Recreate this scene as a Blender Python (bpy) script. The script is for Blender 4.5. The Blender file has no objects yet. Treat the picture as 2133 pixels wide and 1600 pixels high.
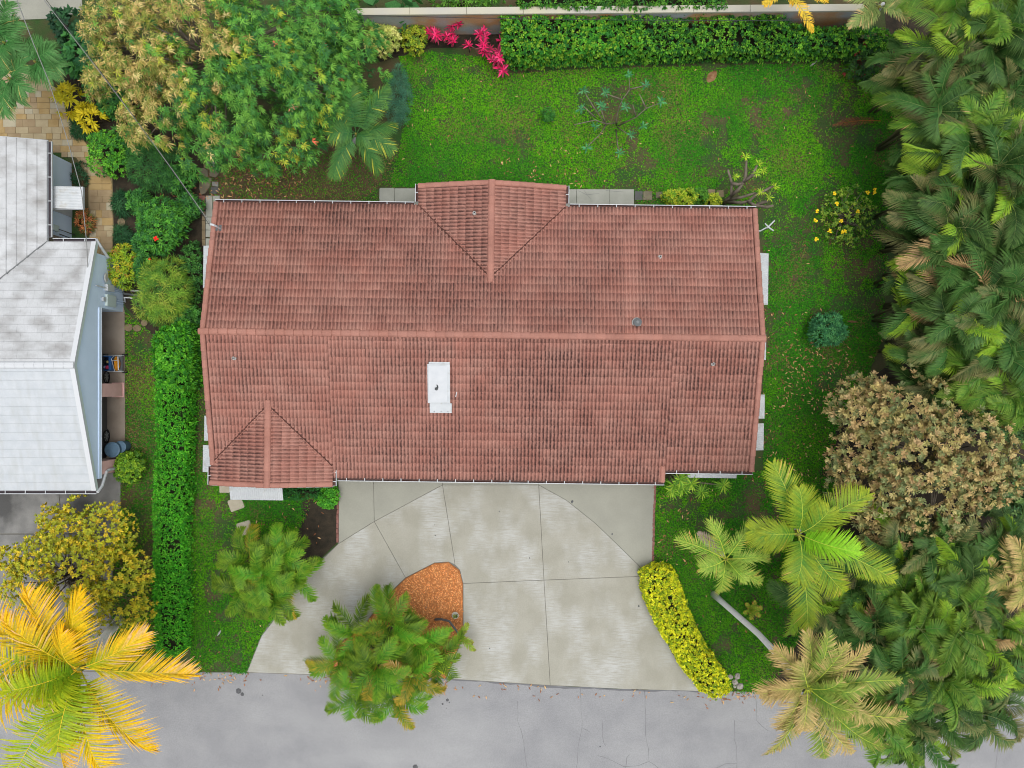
import bpy, math, random
import numpy as np
from mathutils import Vector, Matrix, Euler

# ------------------------------------------------------------------ camera, sky, sun, exposure
H = 37.0                       # height of the drone above the street
S = 46.0 / 2133.0              # metres on the ground for one pixel of the photograph
scene = bpy.context.scene
COL = scene.collection
cam_data = bpy.data.cameras.new('camera')
cam = bpy.data.objects.new('camera', cam_data)
COL.objects.link(cam)
cam.location = (0, 0, H)
cam.rotation_euler = (0, 0, 0)
cam_data.sensor_width = 36.0
cam_data.lens = 36.0 * H / 46.0
cam_data.clip_end = 1000
scene.camera = cam

SUN_EL, SUN_AZ = math.radians(83), math.radians(130)      # azimuth clockwise from north
world = bpy.data.worlds.new('World')
scene.world = world
world.use_nodes = True
wn = world.node_tree.nodes
wl = world.node_tree.links
bg = wn['Background']
sky = wn.new('ShaderNodeTexSky')
sky.sky_type = 'NISHITA'
sky.sun_disc = False
sky.sun_elevation = SUN_EL
sky.sun_rotation = SUN_AZ
sky.dust_density = 4.0
sky.air_density = 1.0
hs = wn.new('ShaderNodeHueSaturation')
hs.inputs['Saturation'].default_value = 0.22
wl.new(sky.outputs[0], hs.inputs['Color'])
wl.new(hs.outputs[0], bg.inputs['Color'])
bg.inputs['Strength'].default_value = 0.15
sun_data = bpy.data.lights.new('sun', 'SUN')
sun = bpy.data.objects.new('sun', sun_data)
COL.objects.link(sun)
sun_data.energy = 1.1
sun_data.angle = math.radians(42)
sun_data.color = (1.0, 0.965, 0.91)
sdir = Vector((math.sin(SUN_AZ) * math.cos(SUN_EL), math.cos(SUN_AZ) * math.cos(SUN_EL), math.sin(SUN_EL)))
sun.rotation_euler = sdir.to_track_quat('Z', 'Y').to_euler()
sun.location = sdir * 60
scene.view_settings.view_transform = 'Standard'
scene.view_settings.look = 'None'
scene.view_settings.exposure = 0.35
scene.view_settings.gamma = 1.0
scene.cycles.filter_width = 1.0
scene.cycles.max_bounces = 6
scene.cycles.transparent_max_bounces = 4

# ------------------------------------------------------------------ helpers
rng = np.random.default_rng(11)
random.seed(5)


def P(px, py, z=0.0):
    """the place that stands at height z under this point of the photograph"""
    k = S * (H - z) / H
    return np.array([(px - 1066.5) * k, (800.0 - py) * k, z])


def P2(px, py, z=0.0):
    p = P(px, py, z)
    return (p[0], p[1])


def lin(r, g, b):
    f = lambda c: (c / 12.92 if c <= 0.04045 else ((c + 0.055) / 1.055) ** 2.4)
    return (f(r / 255.0), f(g / 255.0), f(b / 255.0))


def vnoise(x, y, seed=0):
    x = np.asarray(x, float); y = np.asarray(y, float)
    xi = np.floor(x).astype(int); yi = np.floor(y).astype(int)
    xf = x - xi; yf = y - yi

    def h(a, b):
        n = (a * 374761393 + b * 668265263 + seed * 974711) & 0x7fffffff
        n = ((n ^ (n >> 13)) * 1274126177) & 0x7fffffff
        return ((n ^ (n >> 16)) & 0xffff) / 65535.0
    u = xf * xf * (3 - 2 * xf); v = yf * yf * (3 - 2 * yf)
    return (h(xi, yi) * (1 - u) + h(xi + 1, yi) * u) * (1 - v) + (h(xi, yi + 1) * (1 - u) + h(xi + 1, yi + 1) * u) * v


def fbm(x, y, seed=0, o=3):
    t = 0; a = 0.5; s = 0
    for i in range(o):
        t = t + a * vnoise(np.asarray(x) * 2 ** i, np.asarray(y) * 2 ** i, seed + i * 17); s += a; a *= 0.5
    return t / s


def pip(pts, poly):
    x, y = pts[:, 0], pts[:, 1]
    ins = np.zeros(len(pts), bool)
    n = len(poly)
    for i in range(n):
        x0, y0 = poly[i][0], poly[i][1]; x1, y1 = poly[(i + 1) % n][0], poly[(i + 1) % n][1]
        c = ((y0 > y) != (y1 > y)) & (x < (x1 - x0) * (y - y0) / ((y1 - y0) or 1e-9) + x0)
        ins ^= c
    return ins


def mesh_np(name, V, F, mat, col=None, smooth=False, attrs=None):
    """one mesh from arrays: V (n,3), F (m,3 or 4) or a list of index lists"""
    me = bpy.data.meshes.new(name)
    V = np.ascontiguousarray(V, dtype=np.float32)
    if isinstance(F, np.ndarray):
        k = F.shape[1]; nf = len(F)
        me.vertices.add(len(V)); me.vertices.foreach_set('co', V.ravel())
        me.loops.add(nf * k); me.loops.foreach_set('vertex_index', F.astype(np.int32).ravel())
        me.polygons.add(nf)
        me.polygons.foreach_set('loop_start', np.arange(0, nf * k, k, dtype=np.int32))
        me.polygons.foreach_set('loop_total', np.full(nf, k, dtype=np.int32))
        me.update(calc_edges=True)
    else:
        me.from_pydata([tuple(map(float, v)) for v in V], [], [tuple(int(i) for i in f) for f in F])
        me.update()
    if col is not None:
        a = me.color_attributes.new('col', 'FLOAT_COLOR', 'POINT')
        c4 = np.ones((len(V), 4), np.float32); c4[:, :3] = col
        a.data.foreach_set('color', c4.ravel())
    if attrs:
        for an, av in attrs.items():
            a = me.attributes.new(an, 'FLOAT', 'POINT'); a.data.foreach_set('value', np.asarray(av, np.float32))
    if smooth:
        me.polygons.foreach_set('use_smooth', np.ones(len(me.polygons), bool))
    if mat is not None:
        me.materials.append(mat)
    return me


def tag(o, label=None, cat=None, group=None, kind=None):
    if label: o['label'] = label
    if cat: o['category'] = cat
    if group: o['group'] = group
    if kind: o['kind'] = kind
    return o


ORG = {}


def thing(name, label, cat, loc=(0, 0, 0), rotz=0.0, group=None, kind=None):
    o = bpy.data.objects.new(name, None)
    o.empty_display_size = 0.2
    COL.objects.link(o)
    o.location = tuple(float(c) for c in loc); o.rotation_euler = (0, 0, rotz)
    tag(o, label, cat, group, kind)
    ORG[o.name] = np.array([float(c) for c in loc])
    return o


def link(name, me, parent=None):
    o = bpy.data.objects.new(name, me)
    COL.objects.link(o)
    if parent is not None:
        o.parent = parent
        ORG[o.name] = ORG.get(parent.name, np.zeros(3))
    return o


class MB:
    """collects shapes in world (or local) coordinates, then becomes ONE mesh object"""
    def __init__(self):
        self.v = []; self.f = []; self.c = []

    def add(self, V, F):
        b = len(self.v)
        self.v.extend([tuple(float(c) for c in p) for p in V])
        self.f.extend([[i + b for i in f] for f in F])
        return self

    def box(self, x0, x1, y0, y1, z0, z1):
        V = [(x0, y0, z0), (x1, y0, z0), (x1, y1, z0), (x0, y1, z0), (x0, y0, z1), (x1, y0, z1), (x1, y1, z1), (x0, y1, z1)]
        return self.add(V, [(0, 3, 2, 1), (4, 5, 6, 7), (0, 1, 5, 4), (1, 2, 6, 5), (2, 3, 7, 6), (3, 0, 4, 7)])

    def bbox(self, x0, x1, y0, y1, z0, z1, b=0.01):
        """box with a chamfered upper edge"""
        V = [(x0, y0, z0), (x1, y0, z0), (x1, y1, z0), (x0, y1, z0),
             (x0, y0, z1 - b), (x1, y0, z1 - b), (x1, y1, z1 - b), (x0, y1, z1 - b),
             (x0 + b, y0 + b, z1), (x1 - b, y0 + b, z1), (x1 - b, y1 - b, z1), (x0 + b, y1 - b, z1)]
        F = [(0, 3, 2, 1), (8, 9, 10, 11)]
        for a in (0, 4):
            for i in range(4):
                j = (i + 1) % 4
                F.append((a + i, a + j, a + 4 + j, a + 4 + i))
        return self.add(V, F)

    def prism(self, poly, z0, z1, b=0.0):
        n = len(poly)
        ar = sum(poly[i][0] * poly[(i + 1) % n][1] - poly[(i + 1) % n][0] * poly[i][1] for i in range(n))
        if ar < 0: poly = poly[::-1]
        V = [(p[0], p[1], z0) for p in poly] + [(p[0], p[1], z1 - b) for p in poly]
        F = [list(range(n))[::-1]]
        for i in range(n):
            F.append((i, (i + 1) % n, n + (i + 1) % n, n + i))
        if b > 0:
            ins = inset(poly, b)
            V += [(p[0], p[1], z1) for p in ins]
            for i in range(n):
                F.append((n + i, n + (i + 1) % n, 2 * n + (i + 1) % n, 2 * n + i))
            F.append([2 * n + i for i in range(n)])
        else:
            F.append([n + i for i in range(n)])
        return self.add(V, F)

    def tube(self, pts, rad, n=6, cap=True):
        pts = [np.asarray(p, float) for p in pts]
        m = len(pts)
        if not hasattr(rad, '__len__'): rad = [rad] * m
        V = []; F = []
        ref = np.array([0.31, 0.17, 0.93])
        for i in range(m):
            t = pts[min(i + 1, m - 1)] - pts[max(i - 1, 0)]
            t = t / (np.linalg.norm(t) + 1e-9)
            a = np.cross(t, ref)
            if np.linalg.norm(a) < 0.15: a = np.cross(t, np.array([1.0, 0, 0]))
            a /= np.linalg.norm(a); b = np.cross(t, a)
            for k in range(n):
                q = 2 * math.pi * k / n
                V.append(pts[i] + rad[i] * (math.cos(q) * a + math.sin(q) * b))
        for i in range(m - 1):
            for k in range(n):
                F.append((i * n + k, i * n + (k + 1) % n, (i + 1) * n + (k + 1) % n, (i + 1) * n + k))
        if cap:
            F.append([k for k in range(n)][::-1]); F.append([(m - 1) * n + k for k in range(n)])
        return self.add(V, F)

    def lathe(self, prof, cx, cy, n=16, z=0.0):
        V = []; F = []
        for r, zz in prof:
            for k in range(n):
                q = 2 * math.pi * k / n
                V.append((cx + r * math.cos(q), cy + r * math.sin(q), z + zz))
        for i in range(len(prof) - 1):
            for k in range(n):
                F.append((i * n + k, i * n + (k + 1) % n, (i + 1) * n + (k + 1) % n, (i + 1) * n + k))
        F.append([k for k in range(n)][::-1]); F.append([(len(prof) - 1) * n + k for k in range(n)])
        return self.add(V, F)

    def build(self, name, mat, parent=None, world=True, smooth=False):
        V = np.array(self.v, float)
        if parent is not None and world:
            V = V - ORG.get(parent.name, np.zeros(3))
        me = mesh_np(name, V, self.f, mat, smooth=smooth)
        return link(name, me, parent)


def inset(poly, d):
    n = len(poly); out = []
    for i in range(n):
        p0 = np.array(poly[i - 1][:2], float); p1 = np.array(poly[i][:2], float); p2 = np.array(poly[(i + 1) % n][:2], float)
        a = (p1 - p0) / (np.linalg.norm(p1 - p0) + 1e-9); b = (p2 - p1) / (np.linalg.norm(p2 - p1) + 1e-9)
        na = np.array([-a[1], a[0]]); nb = np.array([-b[1], b[0]])
        m = na + nb; m /= (np.linalg.norm(m) + 1e-9)
        c = max(0.35, float(m @ na))
        q = p1 + m * d / c
        out.append((q[0], q[1]))
    return out


def ccw(poly):
    n = len(poly)
    ar = sum(poly[i][0] * poly[(i + 1) % n][1] - poly[(i + 1) % n][0] * poly[i][1] for i in range(n))
    return poly if ar > 0 else poly[::-1]


# ------------------------------------------------------------------ materials
KA, KL = 0.66, 1.2      # reflectance of hard surfaces and of leaves against the tones read off the photograph
def M(name, c1, c2=None, scale=3.0, rough=0.85, bump=0.0, bscale=60.0, grain=0.0, gscale=90.0, lo=0.35, hi=0.65,
      stretch=(1, 1, 1), metallic=0.0, c3=None, scale3=0.6, lo3=0.55, hi3=0.7, stretch3=(1, 1, 1), spec=0.3, c4=None, scale4=8.0, lo4=.6, hi4=.68, streak=False):
    c1, c2, c3, c4 = [None if c is None else tuple(v * KA for v in c[:3]) for c in (c1, c2, c3, c4)]
    m = bpy.data.materials.new(name); m.use_nodes = True
    nt = m.node_tree; N = nt.nodes; L = nt.links
    bs = N['Principled BSDF']
    bs.inputs['Roughness'].default_value = rough
    bs.inputs['Metallic'].default_value = metallic
    bs.inputs['Specular IOR Level'].default_value = spec
    geo = N.new('ShaderNodeNewGeometry')

    def noise(sc, st, det=5.0):
        mp = N.new('ShaderNodeMapping'); mp.inputs['Scale'].default_value = st
        L.new(geo.outputs['Position'], mp.inputs['Vector'])
        nz = N.new('ShaderNodeTexNoise'); nz.inputs['Scale'].default_value = sc; nz.inputs['Detail'].default_value = det
        L.new(mp.outputs[0], nz.inputs['Vector'])
        return nz.outputs['Fac']

    def ramp(fac, a, b):
        r = N.new('ShaderNodeMapRange'); r.inputs['From Min'].default_value = a; r.inputs['From Max'].default_value = b
        L.new(fac, r.inputs['Value']); return r.outputs[0]

    def mix(fac, a, b):
        x = N.new('ShaderNodeMix'); x.data_type = 'RGBA'
        if isinstance(fac, float): x.inputs[0].default_value = fac
        else: L.new(fac, x.inputs[0])
        for s_, v in ((6, a), (7, b)):
            if isinstance(v, tuple): x.inputs[s_].default_value = (*v[:3], 1)
            else: L.new(v, x.inputs[s_])
        return x.outputs[2]
    cur = (*c1, 1)
    if c2 is not None:
        cur = mix(ramp(noise(scale, stretch), lo, hi), tuple(c1), tuple(c2))
    if c3 is not None:
        f3 = ramp(noise(scale3, stretch3, 8.0), lo3, hi3)
        if streak:
            mu_ = N.new('ShaderNodeMath'); mu_.operation = 'MULTIPLY'; L.new(f3, mu_.inputs[0]); L.new(ramp(noise(5.0, (.5, 4.0, 1), 5.0), .25, .62), mu_.inputs[1]); f3 = mu_.outputs[0]
        cur = mix(f3, cur if not isinstance(cur, tuple) else cur[:3], tuple(c3))
    if c4 is not None:
        cur = mix(ramp(noise(scale4, (1, 1, 1), 4.0), lo4, hi4), cur if not isinstance(cur, tuple) else cur[:3], tuple(c4))
    if grain > 0:
        g = ramp(noise(gscale, (1, 1, 1), 3.0), 0.25, 0.75)
        mr = N.new('ShaderNodeMapRange'); mr.inputs['To Min'].default_value = 1 - grain; mr.inputs['To Max'].default_value = 1 + grain
        L.new(g, mr.inputs['Value'])
        vm = N.new('ShaderNodeVectorMath'); vm.operation = 'SCALE'
        if isinstance(cur, tuple): vm.inputs[0].default_value = cur[:3]
        else: L.new(cur, vm.inputs[0])
        L.new(mr.outputs[0], vm.inputs['Scale'])
        cur = vm.outputs[0]
    if isinstance(cur, tuple): bs.inputs['Base Color'].default_value = (*cur[:3], 1)
    else: L.new(cur, bs.inputs['Base Color'])
    if bump > 0:
        bp = N.new('ShaderNodeBump'); bp.inputs['Strength'].default_value = bump; bp.inputs['Distance'].default_value = 0.02
        L.new(noise(bscale, (1, 1, 1), 4.0), bp.inputs['Height']); L.new(bp.outputs[0], bs.inputs['Normal'])
    return m


def leaf_material(name, trans=0.22, rough=0.5, spec=0.35):
    m = bpy.data.materials.new(name); m.use_nodes = True
    nt = m.node_tree; N = nt.nodes; L = nt.links
    bs = N['Principled BSDF']; out = N['Material Output']
    at = N.new('ShaderNodeAttribute'); at.attribute_name = 'col'
    geo = N.new('ShaderNodeNewGeometry')
    nz = N.new('ShaderNodeTexNoise'); nz.inputs['Scale'].default_value = 14.0; nz.inputs['Detail'].default_value = 3
    L.new(geo.outputs['Position'], nz.inputs['Vector'])
    mr = N.new('ShaderNodeMapRange'); mr.inputs['From Min'].default_value = 0.3; mr.inputs['From Max'].default_value = 0.7
    mr.inputs['To Min'].default_value = 0.8 * KL; mr.inputs['To Max'].default_value = 1.2 * KL
    L.new(nz.outputs['Fac'], mr.inputs['Value'])
    vm = N.new('ShaderNodeVectorMath'); vm.operation = 'SCALE'
    L.new(at.outputs['Color'], vm.inputs[0]); L.new(mr.outputs[0], vm.inputs['Scale'])
    L.new(vm.outputs[0], bs.inputs['Base Color'])
    bs.inputs['Roughness'].default_value = rough; bs.inputs['Specular IOR Level'].default_value = spec
    tr = N.new('ShaderNodeBsdfTranslucent'); L.new(vm.outputs[0], tr.inputs['Color'])
    mx = N.new('ShaderNodeMixShader'); mx.inputs[0].default_value = trans
    L.new(bs.outputs[0], mx.inputs[1]); L.new(tr.outputs[0], mx.inputs[2]); L.new(mx.outputs[0], out.inputs['Surface'])
    return m


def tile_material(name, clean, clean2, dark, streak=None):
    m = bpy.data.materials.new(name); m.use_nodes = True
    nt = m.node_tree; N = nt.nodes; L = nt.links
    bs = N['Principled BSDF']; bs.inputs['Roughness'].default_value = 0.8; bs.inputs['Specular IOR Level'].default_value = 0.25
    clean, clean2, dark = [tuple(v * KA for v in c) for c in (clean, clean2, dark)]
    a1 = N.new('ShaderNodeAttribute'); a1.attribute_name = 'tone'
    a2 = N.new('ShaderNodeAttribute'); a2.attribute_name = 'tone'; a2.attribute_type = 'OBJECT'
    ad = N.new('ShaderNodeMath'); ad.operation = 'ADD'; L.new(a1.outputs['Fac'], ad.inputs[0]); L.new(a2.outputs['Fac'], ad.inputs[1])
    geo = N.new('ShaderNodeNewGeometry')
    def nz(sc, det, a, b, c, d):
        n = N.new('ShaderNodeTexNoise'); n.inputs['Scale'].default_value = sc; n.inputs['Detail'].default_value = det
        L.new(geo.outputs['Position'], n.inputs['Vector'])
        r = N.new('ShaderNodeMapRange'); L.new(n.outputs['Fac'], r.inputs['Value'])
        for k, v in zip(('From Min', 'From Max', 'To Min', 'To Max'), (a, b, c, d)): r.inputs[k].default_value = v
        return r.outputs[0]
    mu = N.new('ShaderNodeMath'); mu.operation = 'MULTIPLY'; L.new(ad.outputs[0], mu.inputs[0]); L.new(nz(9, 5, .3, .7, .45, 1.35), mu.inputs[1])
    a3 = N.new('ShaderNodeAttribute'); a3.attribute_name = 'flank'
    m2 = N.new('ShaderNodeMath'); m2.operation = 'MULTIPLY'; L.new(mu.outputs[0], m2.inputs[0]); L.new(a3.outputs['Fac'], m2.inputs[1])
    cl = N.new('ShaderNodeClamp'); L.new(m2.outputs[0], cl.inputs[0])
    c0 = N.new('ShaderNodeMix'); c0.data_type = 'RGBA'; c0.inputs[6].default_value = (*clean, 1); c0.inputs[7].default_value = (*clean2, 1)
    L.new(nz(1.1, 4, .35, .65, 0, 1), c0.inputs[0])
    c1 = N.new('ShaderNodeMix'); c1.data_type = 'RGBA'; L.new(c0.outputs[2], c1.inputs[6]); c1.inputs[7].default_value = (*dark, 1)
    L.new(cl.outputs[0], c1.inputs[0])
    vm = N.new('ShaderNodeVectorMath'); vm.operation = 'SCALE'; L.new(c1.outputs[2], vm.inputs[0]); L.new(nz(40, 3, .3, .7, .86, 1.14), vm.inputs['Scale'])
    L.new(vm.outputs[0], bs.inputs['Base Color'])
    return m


LEAF = leaf_material('leaf', 0.18, 0.6, 0.2)
GLOSSY = leaf_material('palm_leaflet', 0.16, 0.55, 0.2)
GRASS = leaf_material('grass_blade', 0.2, 0.75, 0.1)
M_ground = M('soil', lin(84, 84, 52), lin(52, 92, 36), 1.3, bump=.5, bscale=30, grain=.35, gscale=28, c3=lin(104, 86, 62), scale3=.45, lo3=.5, hi3=.65)
M_dry = M('dry_leafy_soil', lin(112, 90, 66), lin(84, 76, 48), 2.2, bump=.6, bscale=26, grain=.4, gscale=22)
M_bed = M('dark_bed_soil', lin(70, 60, 46), lin(46, 42, 32), 3.0, bump=.6, bscale=26, grain=.4, gscale=24)
M_mulch = M('orange_mulch', lin(214, 144, 88), lin(186, 114, 62), 9.0, bump=.9, bscale=55, grain=.35, gscale=38)
M_road = M('worn_asphalt', lin(170, 171, 173), lin(159, 160, 163), .8, rough=.9, bump=.15, bscale=80, grain=.13, gscale=22, c3=lin(181, 182, 183), scale3=.35, stretch3=(.35, 1, 1), lo3=.5, hi3=.7)
M_crack = M('crack_filler', lin(128, 129, 132), rough=.95)
M_oil = M('oil_stain', lin(92, 93, 95), lin(112, 113, 116), 12, rough=.8)
M_conc = M('driveway_concrete', lin(186, 184, 171), lin(176, 174, 160), 1.1, rough=.85, bump=.1, bscale=60, grain=.06, gscale=18,
           c3=lin(208, 209, 205), scale3=.62, stretch3=(1.2, .8, 1), lo3=.44, hi3=.66, streak=True)
M_conc_plain = M('plain_concrete', lin(180, 180, 167), lin(171, 171, 159), .9, rough=.85, bump=.1, bscale=60, grain=.05, gscale=18)
M_joint = M('slab_joint_bed', lin(136, 134, 126), rough=.95)  # even grey of the bed seen in the slab joints
M_dconc = M('stained_concrete', lin(164, 163, 160), lin(138, 138, 136), 1.4, bump=.15, grain=.09, gscale=35, c3=lin(96, 96, 95), scale3=.5, lo3=.5, hi3=.68)
M_tconc = M('tan_concrete', lin(170, 158, 144), lin(156, 142, 128), 1.2, grain=.06, gscale=40, c3=lin(140, 112, 92), scale3=1.0, lo3=.63, hi3=.78)
M_pad = M('pale_pad_concrete', lin(188, 190, 180), lin(172, 175, 164), 1.5, grain=.06, gscale=50)
M_flag = [M('flagstone_grey', lin(172, 172, 168), lin(150, 150, 146), 3, grain=.08), M('flagstone_olive', lin(142, 134, 112), lin(124, 116, 98), 3, grain=.08),
          M('flagstone_tan', lin(158, 140, 110), lin(140, 124, 98), 3, grain=.08), M('flagstone_slate', lin(108, 108, 108), lin(94, 96, 94), 3, grain=.08)]
M_pav = [M('paver_cream', lin(205, 188, 152), lin(194, 176, 140), 3, grain=.06), M('paver_gold', lin(202, 174, 122), lin(190, 160, 108), 3, grain=.06),
         M('paver_tan', lin(188, 166, 130), lin(176, 152, 118), 3, grain=.06), M('paver_pale', lin(208, 198, 170), lin(196, 186, 160), 3, grain=.06)]
M_sand = M('jointing_sand', lin(168, 148, 112), rough=.95)
M_step = M('pale_stepping_stone', lin(206, 198, 178), lin(192, 184, 164), 4, grain=.06)
M_brick = M('edging_brick', lin(172, 122, 112), lin(140, 96, 86), 5, grain=.1)
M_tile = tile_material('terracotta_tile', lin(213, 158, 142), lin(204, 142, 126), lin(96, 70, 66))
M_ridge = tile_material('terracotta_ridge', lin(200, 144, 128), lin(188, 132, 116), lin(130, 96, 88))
M_under = M('roof_underlayment', lin(96, 62, 54), rough=.95)
M_wtileN = M('white_tile_weathered', lin(222, 225, 228), lin(206, 209, 211), 1.6, rough=.6, grain=.05, gscale=18, c3=lin(158, 156, 154), scale3=1.1, lo3=.45, hi3=.78, stretch3=(1, 1.6, 1))
M_wtileS = M('white_tile_clean', lin(220, 226, 231), lin(210, 217, 223), 2.5, rough=.55, grain=.03, gscale=25, c3=lin(205, 210, 212), scale3=1.2, stretch3=(3, .6, 1), lo3=.5, hi3=.75)
M_wridge = M('white_ridge', lin(232, 236, 240), rough=.5)
M_white = M('white_paint', lin(228, 232, 236), lin(218, 223, 228), 3, rough=.45)
M_wmetal = M('white_metal', lin(226, 231, 234), lin(212, 218, 222), 2, rough=.4, c3=lin(196, 194, 186), scale3=3, lo3=.58, hi3=.8)
M_mint = M('mint_trim', lin(226, 244, 240), rough=.5)
M_blue = M('pale_blue_wall', (.98, 1.18, 1.44), (.92, 1.12, 1.38), 1.5, rough=.8, grain=.02)
M_cream = M('cream_wall', lin(224, 216, 200), lin(214, 206, 190), 2, rough=.85)
M_pink = M('pink_stucco', (1.05, .66, .62), (.95, .58, .54), 3, rough=.85)
M_gut = M('gutter_brown_inside', lin(84, 52, 46), lin(100, 66, 58), 4, rough=.6)
M_gutd = M('gutter_dark_inside', lin(74, 66, 72), rough=.5)
M_grey = M('grey_metal', lin(120, 124, 126), rough=.5, metallic=.2)
M_dark = M('dark_rubber', lin(34, 34, 36), rough=.7)
M_pipe = M('vent_pipe', lin(206, 206, 202), rough=.6)
M_pipe_d = M('dark_pipe', lin(70, 76, 78), rough=.5)
M_cable = M('grey_cable', lin(150, 152, 150), rough=.6)
M_cabled = M('black_cable', lin(60, 64, 66), rough=.6)
M_wall = M('boundary_wall', (.75, .55, .36), (.85, .36, .12), .7, rough=.9, grain=.1, gscale=14, c3=(.6, .62, .66), scale3=.6, lo3=.45, hi3=.6)
M_cap = M('boundary_wall_cap', lin(220, 214, 186), lin(206, 204, 196), .5, rough=.8, grain=.04)
M_cane = M('areca_cane', lin(110, 112, 70), lin(92, 86, 60), 5, stretch=(1, 1, 6))
M_bark = M('grey_bark', lin(150, 140, 124), lin(120, 110, 96), 6, rough=.9, bump=.5, bscale=30)
M_barkd = M('brown_bark', lin(98, 84, 70), lin(76, 64, 54), 6, rough=.9, bump=.5, bscale=30)
M_ptrunk = M('palm_trunk', (1.2, 1.2, 1.19), (1.05, 1.05, 1.04), 3, rough=.85, stretch=(1, 1, 6))
M_core = M('dark_hedge_core', lin(44, 46, 26), lin(30, 34, 18), 7, rough=.95)  # dark fill of the added core inside each hedge
M_glass = M('window_glass', lin(60, 72, 80), rough=.08, spec=.5)
M_car = M('charcoal_car_paint', lin(58, 60, 64), rough=.3, spec=.5)
M_alloy = M('alloy_wheel', lin(170, 172, 174), rough=.4, metallic=.5)
M_bin = M('blue_grey_plastic', lin(102, 134, 158), lin(92, 122, 146), 4, rough=.55)
M_tote = M('blue_plastic', lin(62, 112, 176), rough=.5)
M_totei = M('dark_blue_cloth', lin(30, 48, 86), rough=.8)
M_orange = M('orange_cloth', lin(232, 158, 28), lin(206, 128, 22), 9, rough=.75)
M_pinkp = M('pink_plastic', lin(226, 70, 116), rough=.5)
M_black = M('black_item', lin(24, 24, 26), rough=.6)
M_yel = M('pale_yellow_item', lin(216, 196, 130), rough=.7)
M_lav = M('lavender_item', lin(168, 176, 216), rough=.7)
M_coral = M('coral_rock', lin(206, 200, 190), lin(170, 164, 156), 9, rough=.95, bump=.6, bscale=40)
M_drybrown = M('dry_brown_leaf', lin(150, 104, 72), lin(176, 140, 104), 9, rough=.9)

# ------------------------------------------------------------------ the setting: ground, road, driveway, paths
def struct(o): o['kind'] = 'structure'; return o


def px_poly(pts, z=0.0): return [P2(x, y, z) for x, y in pts]


struct(MB().add([(-160, -160, 0), (160, -160, 0), (160, 160, 0), (-160, 160, 0)], [(0, 1, 2, 3)]).build('ground', M_ground))
EDGE = [(-5000, 1395), (-300, 1398), (515, 1401), (720, 1406), (930, 1415), (1145, 1428), (1300, 1436), (1460, 1440), (1620, 1441), (2300, 1445), (6500, 1450)]
road = struct(MB().prism(px_poly(EDGE + [(6500, 2150), (-5000, 2150)]), -0.05, 0.012).build('road', M_road))


def ribbon(name, pts, w, mat, z, parent, jit=0.0):
    pts = [np.array(P2(*p)) for p in pts]
    fine = []
    for a, b in zip(pts[:-1], pts[1:]):
        n = max(2, int(np.linalg.norm(b - a) / 0.22))
        for i in range(n):
            fine.append(a + (b - a) * i / n)
    fine.append(pts[-1])
    off = 0
    for i in range(1, len(fine) - 1):
        off = off * .7 + random.uniform(-jit, jit)
        d = fine[min(i + 1, len(fine) - 1)] - fine[i - 1]; d = d / (np.linalg.norm(d) + 1e-9)
        fine[i] = fine[i] + np.array([-d[1], d[0]]) * off
    V = []; F = []
    for i, p in enumerate(fine):
        d = fine[min(i + 1, len(fine) - 1)] - fine[max(i - 1, 0)]; d = d / (np.linalg.norm(d) + 1e-9)
        ww = w * random.uniform(.5, 1.2)
        nrm = np.array([-d[1], d[0]]) * ww / 2
        V += [(p[0] + nrm[0], p[1] + nrm[1], z), (p[0] - nrm[0], p[1] - nrm[1], z)]
        if i: F.append((2 * i - 2, 2 * i - 1, 2 * i + 1, 2 * i))
    return MB().add(V, F).build(name, mat, parent)


CR = [[(1126, 1432), (1125, 1436)], [(1078, 1460), (1078, 1500), (1086, 1525), (1092, 1560), (1098, 1600)], [(1209, 1434), (1211, 1480), (1212, 1515), (1205, 1545), (1200, 1600)],
      [(1212, 1516), (1228, 1524)], [(1342, 1438), (1344, 1480), (1346, 1530), (1351, 1560), (1352, 1586), (1372, 1600)], [(1352, 1586), (1330, 1594), (1300, 1597), (1275, 1585), (1245, 1574)],
      [(1254, 1500), (1257, 1545), (1262, 1553)], [(1530, 1500), (1530, 1538), (1535, 1560), (1534, 1600)], [(1574, 1441), (1575, 1490), (1576, 1502), (1600, 1522)], [(2070, 1480), (2078, 1530), (2074, 1600)],
      [(1303, 1600), (1306, 1578), (1312, 1572)], [(1490, 1600), (1510, 1591), (1535, 1590)]]
for c in CR: ribbon('crack', c, 0.016, M_crack, 0.0165, road, 0.02)
ribbon('edge_crack', EDGE[4:8], 0.09, M_crack, 0.0165, road, 0.03)
for x, y, r in ((497, 1439, .13), (505, 1446, .09), (932, 1458, .07), (922, 1466, .05), (936, 1463, .03), (865, 1597, .12), (547, 1448, .03), (1250, 1555, .04), (915, 1450, .025), (700, 1470, .02), (930, 1475, .02)):
    a = P(x, y)
    n = 12
    MB().add([(a[0] + r * random.uniform(.8, 1.1) * math.cos(2 * math.pi * k / n), a[1] + r * random.uniform(.8, 1.1) * math.sin(2 * math.pi * k / n), 0.0168) for k in range(n)],
             [list(range(n))]).build('oil_stain', M_oil, road)

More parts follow.
